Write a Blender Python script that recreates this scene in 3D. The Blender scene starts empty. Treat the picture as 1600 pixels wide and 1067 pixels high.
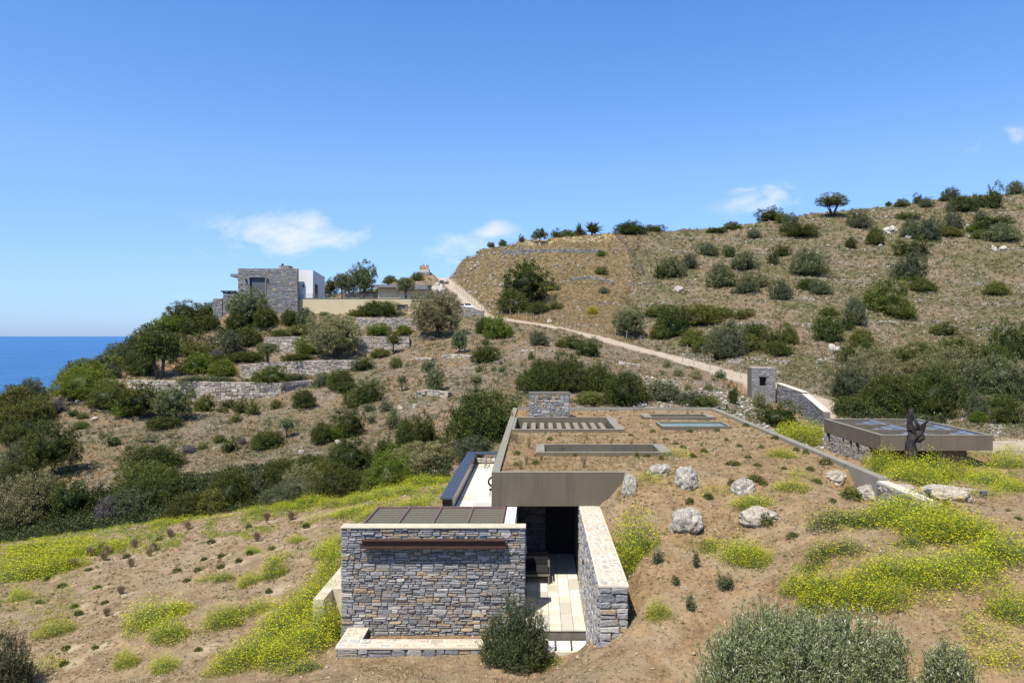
import bpy, bmesh, math, random
import numpy as np
from mathutils import Vector, Matrix, Euler

scene = bpy.context.scene
C = scene.collection
RNG = np.random.default_rng(7)
random.seed(7)
F = 1100.0            # focal length in pixels of a 1600 px wide frame
VX, VY = 840.0, 525.0  # where the building axis and the sea horizon vanish

# ------------------------------------------------------------------ camera, sky, sun
cam_data = bpy.data.cameras.new("camera")
cam = bpy.data.objects.new("camera", cam_data)
C.objects.link(cam)
cam.location = (0, 0, 0)
cam.rotation_euler = (math.radians(90), 0, 0)
cam_data.sensor_width = 36.0
cam_data.lens = 36.0 * F / 1600.0
cam_data.shift_x = (800 - VX) / 1600.0
cam_data.shift_y = -(533.5 - VY) / 1600.0
cam_data.clip_start = 0.5
cam_data.clip_end = 120000
scene.camera = cam

SUN_L = Vector((0.29, 0.50, -1.0)).normalized()   # direction the light travels
sun_elev = math.asin(-SUN_L.z)
sun_az = math.atan2(-SUN_L.x, -SUN_L.y)           # clockwise from +Y
sd = bpy.data.lights.new("sun", 'SUN')
sd.energy = 5.0
sd.angle = math.radians(0.5)
sd.color = (1.0, 0.93, 0.79)
so = bpy.data.objects.new("sun", sd)
so.rotation_euler = SUN_L.to_track_quat('-Z', 'Y').to_euler()
so.location = (0, 0, 200)
C.objects.link(so)

world = bpy.data.worlds.new("World")
scene.world = world
world.use_nodes = True
wn, wl = world.node_tree.nodes, world.node_tree.links
wn.clear()
wout = wn.new('ShaderNodeOutputWorld')
wbg = wn.new('ShaderNodeBackground')
sky = wn.new('ShaderNodeTexSky')
sky.sky_type = 'NISHITA'
sky.sun_disc = False
sky.sun_elevation = sun_elev
sky.sun_rotation = sun_az
sky.altitude = 50
sky.air_density = 1.0
sky.dust_density = 0.3
sky.ozone_density = 2.0
wbg.inputs['Strength'].default_value = 0.09
wl.new(wbg.outputs[0], wout.inputs[0])

def wmath(op, a, b=None, c=None):
    n = wn.new('ShaderNodeMath'); n.operation = op
    for i, v in enumerate((a, b, c)):
        if v is None: continue
        if isinstance(v, (int, float)): n.inputs[i].default_value = v
        else: wl.new(v, n.inputs[i])
    return n.outputs[0]

# a few thin fair-weather clouds, set by direction in the sky itself
tc = wn.new('ShaderNodeTexCoord')
sep = wn.new('ShaderNodeSeparateXYZ'); wl.new(tc.outputs['Generated'], sep.inputs[0])
ysafe = wmath('MAXIMUM', sep.outputs['Y'], 0.02)
uu = wmath('DIVIDE', sep.outputs['X'], ysafe)
vv = wmath('DIVIDE', sep.outputs['Z'], ysafe)
comb = wn.new('ShaderNodeCombineXYZ'); wl.new(uu, comb.inputs[0]); wl.new(vv, comb.inputs[1])
mp = wn.new('ShaderNodeMapping'); mp.inputs['Scale'].default_value = (1.0, 2.0, 1.0); wl.new(comb.outputs[0], mp.inputs[0])
cn = wn.new('ShaderNodeTexNoise'); cn.inputs['Scale'].default_value = 13.0; cn.inputs['Detail'].default_value = 7; cn.inputs['Roughness'].default_value = 0.6
cn.inputs['Distortion'].default_value = 0.35
wl.new(mp.outputs[0], cn.inputs[0])
CL = [(435, 362, 75, 24, .95), (480, 350, 45, 16, .9), (530, 372, 60, 16, .7), (400, 385, 80, 18, .45), (770, 362, 32, 15, .75), (745, 385, 50, 20, .5), (700, 400, 80, 20, .25),
      (1190, 318, 48, 15, .8), (1212, 306, 22, 12, .95), (1160, 302, 36, 9, .4), (1588, 215, 18, 14, .5), (1540, 228, 26, 14, .3), (450, 345, 20, 13, .5)]
tot = None
for (x, y, rx, ry, a) in CL:
    dx = wmath('MULTIPLY', wmath('SUBTRACT', uu, (x - VX) / F), F / rx)
    dy = wmath('MULTIPLY', wmath('SUBTRACT', vv, (VY - y) / F), F / ry)
    e = wmath('ADD', wmath('MULTIPLY', dx, dx), wmath('MULTIPLY', dy, dy))
    g = wmath('MULTIPLY', wmath('POWER', 2.718, wmath('MULTIPLY', e, -0.8)), a)
    tot = g if tot is None else wmath('MAXIMUM', tot, g)
cf = wmath('MULTIPLY', wmath('SUBTRACT', wmath('ADD', tot, wmath('MULTIPLY', cn.outputs[0], 2.6)), 1.47), .95)
cfm = wn.new('ShaderNodeMath'); cfm.operation = 'MULTIPLY'; cfm.use_clamp = True
wl.new(cf, cfm.inputs[0]); cfm.inputs[1].default_value = 1.0
cfac = wmath('MULTIPLY', wmath('MINIMUM', cfm.outputs[0], 0.8), wmath('GREATER_THAN', sep.outputs['Y'], 0.03))
gate = wmath('MULTIPLY', cfac, wmath('MINIMUM', wmath('MULTIPLY', tot, 4.0), 1.0))
tint = wn.new('ShaderNodeMix'); tint.data_type = 'RGBA'; tint.blend_type = 'MULTIPLY'; tint.inputs[0].default_value = 1.0
wl.new(sky.outputs[0], tint.inputs[6])
el = wn.new('ShaderNodeValToRGB'); wl.new(sep.outputs['Z'], el.inputs[0])
for e_, (p_, c_) in zip([el.color_ramp.elements[0], el.color_ramp.elements[1]] + [el.color_ramp.elements.new(.5) for _ in range(3)],
                        [(0.0, (.66, .95, 1.75)), (1.0, (.7, .95, 1.2)), (.06, (.84, 1.10, 1.72)), (.22, (1.16, 1.42, 1.86)), (.42, (.92, 1.42, 2.02))]):
    e_.position = p_; e_.color = (*c_, 1)
wl.new(el.outputs[0], tint.inputs[7])
cm = wn.new('ShaderNodeMix'); cm.data_type = 'RGBA'
wl.new(gate, cm.inputs[0]); wl.new(tint.outputs[2], cm.inputs[6]); cm.inputs[7].default_value = (8.4, 8.8, 9.4, 1)
wl.new(cm.outputs[2], wbg.inputs[0])

scene.view_settings.view_transform = 'Standard'
scene.view_settings.look = 'None'
scene.view_settings.exposure = 0.28
scene.view_settings.gamma = 1.0
scene.cycles.max_bounces = 5
scene.cycles.diffuse_bounces = 3
scene.cycles.transparent_max_bounces = 4

# ------------------------------------------------------------------ small helpers
def tag(o, label=None, cat=None, group=None, kind=None):
    if label:
        nw = len(label.split())
        if not 4 <= nw <= 16: print("LABEL LENGTH", nw, label)
        o['label'] = label
    if cat: o['category'] = cat
    if group: o['group'] = group
    if kind: o['kind'] = kind
    return o

def empty(name, loc=(0, 0, 0), rz=0):
    o = bpy.data.objects.new(name, None)
    o.location = loc; o.rotation_euler = (0, 0, rz)
    o.empty_display_size = 0.2
    C.objects.link(o)
    return o

def new_mesh_np(name, V, faces, n=4, attrs=None, smooth=False):
    """V (N,3); faces (M,n) int array -> mesh data"""
    me = bpy.data.meshes.new(name)
    V = np.ascontiguousarray(V, dtype=np.float32)
    faces = np.ascontiguousarray(faces, dtype=np.int32)
    me.vertices.add(len(V)); me.vertices.foreach_set('co', V.ravel())
    M = len(faces)
    me.loops.add(M * n); me.loops.foreach_set('vertex_index', faces.ravel())
    me.polygons.add(M)
    me.polygons.foreach_set('loop_start', np.arange(0, M * n, n, dtype=np.int32))
    if smooth: me.polygons.foreach_set('use_smooth', np.ones(M, dtype=bool))
    me.update(calc_edges=True)
    for k, (dom, arr) in (attrs or {}).items():
        a = me.attributes.new(k, 'FLOAT', dom)
        a.data.foreach_set('value', np.ascontiguousarray(arr, dtype=np.float32))
    return me

def link_mesh(name, me, mat, parent=None):
    o = bpy.data.objects.new(name, me)
    if mat is not None and not me.materials: me.materials.append(mat)
    C.objects.link(o)
    if parent is not None: o.parent = parent
    return o

def copy_thing(src, loc, rz=0, scale=(1, 1, 1)):
    r = src.copy(); C.objects.link(r)
    r.location = loc; r.rotation_euler = (0, 0, rz); r.scale = scale
    for ch in src.children:
        c = ch.copy(); C.objects.link(c); c.parent = r
    return r

class MB:
    def __init__(s): s.v = []; s.f = []; s.t = []
    def box(s, x0, x1, y0, y1, z0, z1, tone=0.5):
        b = len(s.v)
        s.v += [(x0, y0, z0), (x1, y0, z0), (x1, y1, z0), (x0, y1, z0), (x0, y0, z1), (x1, y0, z1), (x1, y1, z1), (x0, y1, z1)]
        for f in ((3, 2, 1, 0), (4, 5, 6, 7), (0, 1, 5, 4), (1, 2, 6, 5), (2, 3, 7, 6), (3, 0, 4, 7)):
            s.f.append(tuple(b + i for i in f)); s.t.append(tone)
        return s
    def prism(s, pts, z0, z1, tone=0.5):
        """plan polygon (counter-clockwise); z1 may be a list"""
        n = len(pts); b = len(s.v)
        zs = z1 if isinstance(z1, (list, tuple)) else [z1] * n
        zb = z0 if isinstance(z0, (list, tuple)) else [z0] * n
        s.v += [(p[0], p[1], zb[i]) for i, p in enumerate(pts)] + [(p[0], p[1], zs[i]) for i, p in enumerate(pts)]
        s.f.append(tuple(b + i for i in reversed(range(n)))); s.t.append(tone)
        s.f.append(tuple(b + n + i for i in range(n))); s.t.append(tone)
        for i in range(n):
            j = (i + 1) % n
            s.f.append((b + i, b + j, b + n + j, b + n + i)); s.t.append(tone)
        return s
    def tube(s, pts, rads, n=8, tone=0.5, cap=True):
        pts = [Vector(p) for p in pts]; b = len(s.v); up = Vector((0.13, 0.21, 0.97))
        for i, p in enumerate(pts):
            d = (pts[min(i + 1, len(pts) - 1)] - pts[max(i - 1, 0)]).normalized()
            a = d.cross(up)
            if a.length < 1e-3: a = d.cross(Vector((1, 0, 0)))
            a.normalize(); c = d.cross(a)
            r = rads[i] if isinstance(rads, (list, tuple)) else rads
            for k in range(n):
                t = 2 * math.pi * k / n
                q = p + a * (r * math.cos(t)) + c * (r * math.sin(t)); s.v.append(tuple(q))
        for i in range(len(pts) - 1):
            for k in range(n):
                k2 = (k + 1) % n
                s.f.append((b + i * n + k, b + i * n + k2, b + (i + 1) * n + k2, b + (i + 1) * n + k)); s.t.append(tone)
        if cap:
            s.f.append(tuple(b + k for k in range(n))); s.t.append(tone)
            s.f.append(tuple(b + (len(pts) - 1) * n + k for k in reversed(range(n)))); s.t.append(tone)
        return s
    def build(s, name, mat, parent=None, bevel=0, smooth=False):
        me = bpy.data.meshes.new(name)
        me.from_pydata(s.v, [], s.f)
        bm = bmesh.new(); bm.from_mesh(me); bmesh.ops.recalc_face_normals(bm, faces=bm.faces); bm.to_mesh(me); bm.free()
        a = me.attributes.new('tone', 'FLOAT', 'FACE')
        if len(me.polygons) == len(s.t): a.data.foreach_set('value', np.array(s.t, dtype=np.float32))
        if smooth:
            me.polygons.foreach_set('use_smooth', np.ones(len(me.polygons), dtype=bool))
        o = link_mesh(name, me, mat, parent)
        if bevel:
            m = o.modifiers.new("bevel", 'BEVEL'); m.width = bevel; m.segments = 2; m.limit_method = 'ANGLE'
        return o

# value-noise fbm over the plane, used for landform
_perm = RNG.random((256, 256)).astype(np.float64)
def vnoise(x, y):
    xi = np.floor(x).astype(int); yi = np.floor(y).astype(int)
    fx = x - xi; fy = y - yi
    fx = fx * fx * (3 - 2 * fx); fy = fy * fy * (3 - 2 * fy)
    a = _perm[xi & 255, yi & 255]; b = _perm[(xi + 1) & 255, yi & 255]
    c = _perm[xi & 255, (yi + 1) & 255]; d = _perm[(xi + 1) & 255, (yi + 1) & 255]
    return (a * (1 - fx) + b * fx) * (1 - fy) + (c * (1 - fx) + d * fx) * fy
def fbm(x, y, oct=4, gain=0.5):
    t = 0; a = 1; s = 0
    for i in range(oct):
        t = t + a * (vnoise(x * 2 ** i + 17.3 * i, y * 2 ** i + 9.1 * i) - 0.5); s += a; a *= gain
    return t / s * 2

# ------------------------------------------------------------------ materials
def mat_new(name):
    m = bpy.data.materials.new(name); m.use_nodes = True
    nt = m.node_tree; nt.nodes.clear()
    out = nt.nodes.new('ShaderNodeOutputMaterial')
    return m, nt, out
class NT:
    def __init__(s, nt): s.nt = nt
    def n(s, t, **kw):
        nd = s.nt.nodes.new(t)
        for k, v in kw.items():
            if k.startswith('i_'):
                key = k[2:]; key = int(key) if key.isdigit() else key.replace('_', ' ')
                s.put(nd.inputs[key], v)
            else: setattr(nd, k, v)
        return nd
    def put(s, inp, v):
        if isinstance(v, bpy.types.NodeSocket): s.nt.links.new(v, inp)
        elif isinstance(v, tuple) and len(v) == 3 and inp.type == 'RGBA': inp.default_value = (*v, 1)
        else: inp.default_value = v
    def attr(s, name): return s.n('ShaderNodeAttribute', attribute_name=name).outputs['Fac']
    def math(s, op, a, b=0.0, clamp=False):
        nd = s.n('ShaderNodeMath', operation=op, use_clamp=clamp); s.put(nd.inputs[0], a); s.put(nd.inputs[1], b); return nd.outputs[0]
    def mix(s, f, a, b, bt='MIX'):
        nd = s.n('ShaderNodeMix', data_type='RGBA', blend_type=bt); s.put(nd.inputs[0], f); s.put(nd.inputs[6], a); s.put(nd.inputs[7], b); return nd.outputs[2]
    def noise(s, scale, detail=4, rough=0.55, vec=None, dist=0.0):
        nd = s.n('ShaderNodeTexNoise'); nd.inputs['Scale'].default_value = scale; nd.inputs['Detail'].default_value = detail
        nd.inputs['Roughness'].default_value = rough; nd.inputs['Distortion'].default_value = dist
        if vec is not None: s.put(nd.inputs['Vector'], vec)
        return nd.outputs[0]
    def voro(s, scale, vec=None, feature='F1', out='Distance'):
        nd = s.n('ShaderNodeTexVoronoi', feature=feature); nd.inputs['Scale'].default_value = scale
        if vec is not None: s.put(nd.inputs['Vector'], vec)
        return nd.outputs[out]
    def ramp(s, f, stops, interp='LINEAR'):
        nd = s.n('ShaderNodeValToRGB'); cr = nd.color_ramp; cr.interpolation = interp
        while len(cr.elements) < len(stops): cr.elements.new(0.5)
        for e, (p, c) in zip(cr.elements, stops): e.position = p; e.color = (*c, 1) if len(c) == 3 else c
        s.put(nd.inputs[0], f); return nd.outputs[0]
    def smooth(s, f, lo, hi):
        nd = s.n('ShaderNodeMapRange', interpolation_type='SMOOTHSTEP'); s.put(nd.inputs[0], f)
        nd.inputs[1].default_value = lo; nd.inputs[2].default_value = hi; return nd.outputs[0]
    def pos(s): return s.n('ShaderNodeNewGeometry').outputs['Position']
    def obj(s): return s.n('ShaderNodeTexCoord').outputs['Object']
    def bump(s, h, strength, dist):
        nd = s.n('ShaderNodeBump'); nd.inputs['Strength'].default_value = strength; nd.inputs['Distance'].default_value = dist
        s.put(nd.inputs['Height'], h); return nd.outputs[0]
    def bsdf(s, out, col, rough=0.8, normal=None, spec=0.3, metal=0.0):
        p = s.n('ShaderNodeBsdfPrincipled'); s.put(p.inputs['Base Color'], col); s.put(p.inputs['Roughness'], rough)
        p.inputs['Specular IOR Level'].default_value = spec; p.inputs['Metallic'].default_value = metal
        if normal is not None: s.put(p.inputs['Normal'], normal)
        s.nt.links.new(p.outputs[0], out.inputs[0]); return p

def m_plain(name, a, b, scale=3.0, rough=0.8, bump=0.2, bdist=0.01, metal=0.0, spec=0.3, fine=40, streak=0):
    m, nt, out = mat_new(name); N = NT(nt); v = N.pos()
    f = N.smooth(N.noise(scale, 5, 0.6, v), 0.3, 0.7)
    c = N.mix(f, a, b)
    c = N.mix(N.math('MULTIPLY', N.noise(fine, 3, 0.6, v), 0.35), c, tuple(x * 0.65 for x in a))
    if streak:
        mpn = N.n('ShaderNodeMapping'); mpn.inputs['Scale'].default_value = (6, 6, .35); N.put(mpn.inputs[0], v)
        c = N.mix(N.math('MULTIPLY', N.smooth(N.noise(1.0, 5, .65, mpn.outputs[0]), .45, .75), streak), c, tuple(x * 0.55 for x in a))
    N.bsdf(out, c, rough, N.bump(N.noise(fine * 0.6, 4, 0.6, v), bump, bdist), spec, metal)
    return m

def m_stone(name, stops, mortar=None, bscale=9.0, bstr=0.6, dk=.5):
    m, nt, out = mat_new(name); N = NT(nt); v = N.pos()
    t = N.attr('tone')
    c = N.ramp(t, stops, 'LINEAR')
    n1 = N.noise(2.6, 5, 0.65, v); n2 = N.noise(14, 5, 0.7, v)
    c = N.mix(N.smooth(n1, .45, .75), c, N.mix(0.6, c, (0.33, 0.24, 0.14)))
    c = N.mix(N.math('MULTIPLY', N.smooth(n2, .42, .75), .55), c, N.mix(.75, c, (.42, .42, .42)))
    c = N.mix(N.math('MULTIPLY', N.smooth(n2, .55, .25), dk), c, N.mix(.6, c, (.06, .06, .06)))
    h = N.math('ADD', N.math('MULTIPLY', N.noise(bscale, 6, 0.7, v), 1.0), N.math('MULTIPLY', N.voro(bscale * 1.6, v), 0.5))
    N.bsdf(out, c, 0.85, N.bump(h, bstr, 0.04), 0.25)
    return m

M = {}
GREY = [(0.0, (.11, .115, .12)), (.16, (.18, .19, .21)), (.34, (.255, .26, .27)), (.50, (.31, .31, .315)), (.62, (.42, .415, .40)), (.72, (.28, .24, .19)), (.82, (.34, .26, .17)), (.92, (.43, .33, .20)), (1, (.50, .48, .45))]
PALE = [(0.0, (.20, .18, .15)), (.25, (.36, .32, .27)), (.5, (.48, .43, .36)), (.7, (.58, .52, .43)), (.85, (.44, .34, .22)), (1, (.62, .57, .48))]
COPE = [(0.0, (.38, .38, .37)), (.25, (.50, .42, .33)), (.5, (.58, .48, .37)), (.75, (.64, .53, .40)), (1, (.47, .47, .46))]
M['stone'] = m_stone('grey_blue_stone', GREY)
M['stone_far'] = m_stone('grey_stone_far', [(p, tuple(x * 0.86 for x in c)) for p, c in GREY], bscale=3, bstr=.5)
M['rubble'] = m_stone('pale_rubble', PALE, bscale=5, bstr=.35, dk=.15)
M['coping_stone'] = m_stone('coping_mosaic', COPE, bstr=.25)
M['mortar'] = m_plain('mortar', (.20, .18, .155), (.14, .125, .105), 5)
M['mortar_far'] = m_plain('mortar_far', (.28, .24, .18), (.20, .17, .13), 2)
M['mortar_pale'] = m_plain('mortar_pale', (.74, .66, .54), (.62, .54, .43), 2.5)
M['cream'] = m_plain('cream_coping', (.64, .58, .44), (.50, .45, .33), 3)
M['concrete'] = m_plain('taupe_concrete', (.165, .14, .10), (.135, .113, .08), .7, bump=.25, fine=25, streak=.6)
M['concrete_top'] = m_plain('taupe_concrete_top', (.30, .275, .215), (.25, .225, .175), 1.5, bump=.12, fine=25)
M['white'] = m_plain('white_render', (.80, .80, .78), (.74, .74, .72), .5, bump=.05)
M['tan'] = m_plain('tan_render', (.66, .54, .33), (.60, .48, .30), .3, bump=.05, streak=.25)
M['blue_metal'] = m_plain('dark_blue_metal', (.055, .068, .105), (.048, .06, .09), 2, rough=.45, bump=.02, spec=.5)
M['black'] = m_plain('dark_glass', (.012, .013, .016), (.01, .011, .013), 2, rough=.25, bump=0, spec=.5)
M['rust'] = m_plain('rust_brown_steel', (.085, .042, .03), (.06, .032, .024), 6, rough=.6, bump=.1)
M['mauve'] = m_plain('mauve_brown_frame', (.20, .125, .115), (.17, .105, .10), 4, rough=.5, bump=.05)
M['slat'] = m_plain('taupe_slats', (.16, .145, .105), (.13, .118, .085), 8, rough=.7)
M['wood'] = m_plain('weathered_wood', (.22, .20, .17), (.12, .105, .09), 5)
M['shutter'] = m_plain('grey_shutter', (.12, .12, .13), (.11, .11, .12), 1, bump=0)
M['steel'] = m_plain('steel', (.35, .35, .36), (.28, .28, .29), 5, rough=.4, metal=.6)
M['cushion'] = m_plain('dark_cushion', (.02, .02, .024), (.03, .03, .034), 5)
M['slate'] = m_plain('grey_roof_slab', (.24, .24, .25), (.19, .19, .20), 1.5)
M['carpaint'] = m_plain('white_car_paint', (.8, .8, .8), (.78, .78, .78), 1, rough=.25, bump=0, spec=.5)
M['rubber'] = m_plain('black_rubber', (.02, .02, .02), (.03, .03, .03), 1)

def m_paving():
    m, nt, out = mat_new('pale_travertine'); N = NT(nt); v = N.pos()
    t = N.attr('tone')
    c = N.ramp(t, [(0, (.42, .42, .40)), (.25, (.62, .57, .48)), (.6, (.72, .67, .58)), (1, (.80, .77, .70))])
    c = N.mix(N.smooth(N.noise(1.8, 6, .7, v), .45, .75), c, (.50, .44, .34))
    N.bsdf(out, c, .6, N.bump(N.noise(20, 4, .6, v), .1, .01)); return m
M['paving'] = m_paving()

def m_glass():
    m, nt, out = mat_new('skylight_glass'); N = NT(nt)
    c = N.mix(N.smooth(N.noise(1.2, 3, .5, N.pos()), .4, .6), (.16, .34, .42), (.34, .46, .52))
    N.bsdf(out, c, .08, None, .6); return m
M['glass'] = m_glass()
def m_solar():
    m, nt, out = mat_new('solar_cells'); N = NT(nt); v = N.obj()
    b = N.n('ShaderNodeTexBrick'); b.offset = 0; b.inputs['Scale'].default_value = 1.0
    b.inputs['Color1'].default_value = (.085, .095, .13, 1); b.inputs['Color2'].default_value = (.10, .11, .145, 1); b.inputs['Mortar'].default_value = (.28, .30, .34, 1)
    b.inputs['Brick Width'].default_value = .5; b.inputs['Row Height'].default_value = .8; b.inputs['Mortar Size'].default_value = .03
    N.put(b.inputs['Vector'], v)
    N.bsdf(out, b.outputs['Color'], .45, None, .4); return m
M['solar'] = m_solar()

def m_boulder(name, a, b, c3):
    m, nt, out = mat_new(name); N = NT(nt); v = N.obj()
    f = N.noise(2.2, 6, .7, v)
    c = N.mix(N.smooth(f, .35, .65), a, b)
    c = N.mix(N.smooth(N.noise(1.1, 4, .6, v, .5), .50, .68), c, c3)
    cr = N.smooth(N.voro(3.2, N.n('ShaderNodeVectorMath', operation='ADD', i_0=v, i_1=N.n('ShaderNodeTexNoise').outputs[1]).outputs[0], 'DISTANCE_TO_EDGE'), .0, .06)
    c = N.mix(cr, N.mix(.5, c, (.08, .07, .06)), c)
    h = N.math('ADD', N.noise(5, 8, .75, v), N.math('MULTIPLY', cr, .15))
    N.bsdf(out, c, .9, N.bump(h, .9, .12), .2); return m
M['boulder'] = m_boulder('grey_limestone', (.44, .40, .345), (.68, .63, .54), (.56, .45, .31))
M['boulder_tan'] = m_boulder('tan_limestone', (.52, .45, .34), (.62, .56, .46), (.55, .38, .18))

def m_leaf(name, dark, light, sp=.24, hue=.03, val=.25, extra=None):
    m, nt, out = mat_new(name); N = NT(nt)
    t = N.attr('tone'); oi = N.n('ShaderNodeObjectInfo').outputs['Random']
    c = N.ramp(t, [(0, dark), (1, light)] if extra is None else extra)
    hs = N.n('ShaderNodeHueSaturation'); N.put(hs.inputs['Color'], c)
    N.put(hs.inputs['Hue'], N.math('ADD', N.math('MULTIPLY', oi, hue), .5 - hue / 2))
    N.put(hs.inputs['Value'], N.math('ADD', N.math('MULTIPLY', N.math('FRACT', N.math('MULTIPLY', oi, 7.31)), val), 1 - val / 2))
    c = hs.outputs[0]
    d = N.n('ShaderNodeBsdfDiffuse', i_Color=c); tr = N.n('ShaderNodeBsdfTranslucent', i_Color=c)
    gl = N.n('ShaderNodeBsdfGlossy', i_Roughness=.45); gl.inputs['Color'].default_value = (1, 1, 1, 1)
    mx = N.n('ShaderNodeMixShader'); mx.inputs[0].default_value = sp
    nt.links.new(d.outputs[0], mx.inputs[1]); nt.links.new(tr.outputs[0], mx.inputs[2])
    m2 = N.n('ShaderNodeMixShader'); m2.inputs[0].default_value = .012
    nt.links.new(mx.outputs[0], m2.inputs[1]); nt.links.new(gl.outputs[0], m2.inputs[2])
    nt.links.new(m2.outputs[0], out.inputs[0]); return m
M['l_dark'] = m_leaf('leaf_dark_green', (.020, .030, .007), (.135, .155, .032))
M['l_mid'] = m_leaf('leaf_mid_green', (.038, .048, .011), (.205, .215, .045))
M['l_bright'] = m_leaf('leaf_bright_green', (.042, .065, .008), (.20, .25, .03))
M['l_olive'] = m_leaf('leaf_olive', (.045, .058, .024), (.26, .28, .12))
M['l_khaki'] = m_leaf('leaf_khaki', (.09, .09, .038), (.36, .335, .15))
M['l_grey'] = m_leaf('leaf_grey_green', (.035, .044, .022), (.185, .205, .10))
M['l_purple'] = m_leaf('leaf_purple_grey', (.06, .052, .055), (.20, .175, .17))
M['l_yellow'] = m_leaf('leaf_yellow', (.13, .13, .015), (.55, .42, .03))
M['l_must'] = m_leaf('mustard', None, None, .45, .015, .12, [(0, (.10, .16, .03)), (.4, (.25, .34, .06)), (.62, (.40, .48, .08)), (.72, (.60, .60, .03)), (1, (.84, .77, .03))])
M['l_mgreen'] = m_leaf('mustard_green', None, None, .3, .02, .15, [(0, (.05, .085, .03)), (.62, (.17, .24, .075)), (.72, (.50, .52, .04)), (1, (.75, .70, .04))])
M['l_weed'] = m_leaf('green_weed', (.05, .08, .03), (.17, .24, .09))
M['l_straw'] = m_leaf('straw', (.20, .14, .08), (.50, .38, .20), .3)
M['l_fore'] = m_leaf('olive_near', (.07, .085, .045), (.40, .42, .30), .25, 0, 0, [(0, (.10, .135, .04)), (.6, (.27, .32, .125)), (.85, (.42, .45, .26)), (1, (.74, .74, .60))])
M['l_scrub'] = m_leaf('hill_scrub', None, None, .3, 0, 0, [(0, (.04, .055, .02)), (.3, (.10, .12, .04)), (.55, (.20, .20, .075)), (.7, (.26, .19, .10)), (.85, (.42, .31, .16)), (1, (.50, .26, .08))])
M['bark'] = m_plain('bark', (.10, .08, .06), (.055, .045, .035), 9, bump=.8, bdist=.03, fine=25)
M['dead'] = m_plain('dead_wood', (.06, .05, .042), (.016, .013, .011), 3.5, bump=.9, bdist=.04, fine=14)
HS = [(0, (.14, .125, .11)), (.35, (.27, .245, .21)), (.7, (.40, .37, .32)), (1, (.58, .55, .50))]
M['hstone'] = m_stone('hill_stones', HS, bscale=5, bstr=.4); M['clod'] = m_stone('soil_clods', [(0, (.24, .155, .09)), (.5, (.36, .245, .15)), (.85, (.46, .34, .22)), (1, (.60, .52, .42))], bscale=14, bstr=.3)
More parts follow.
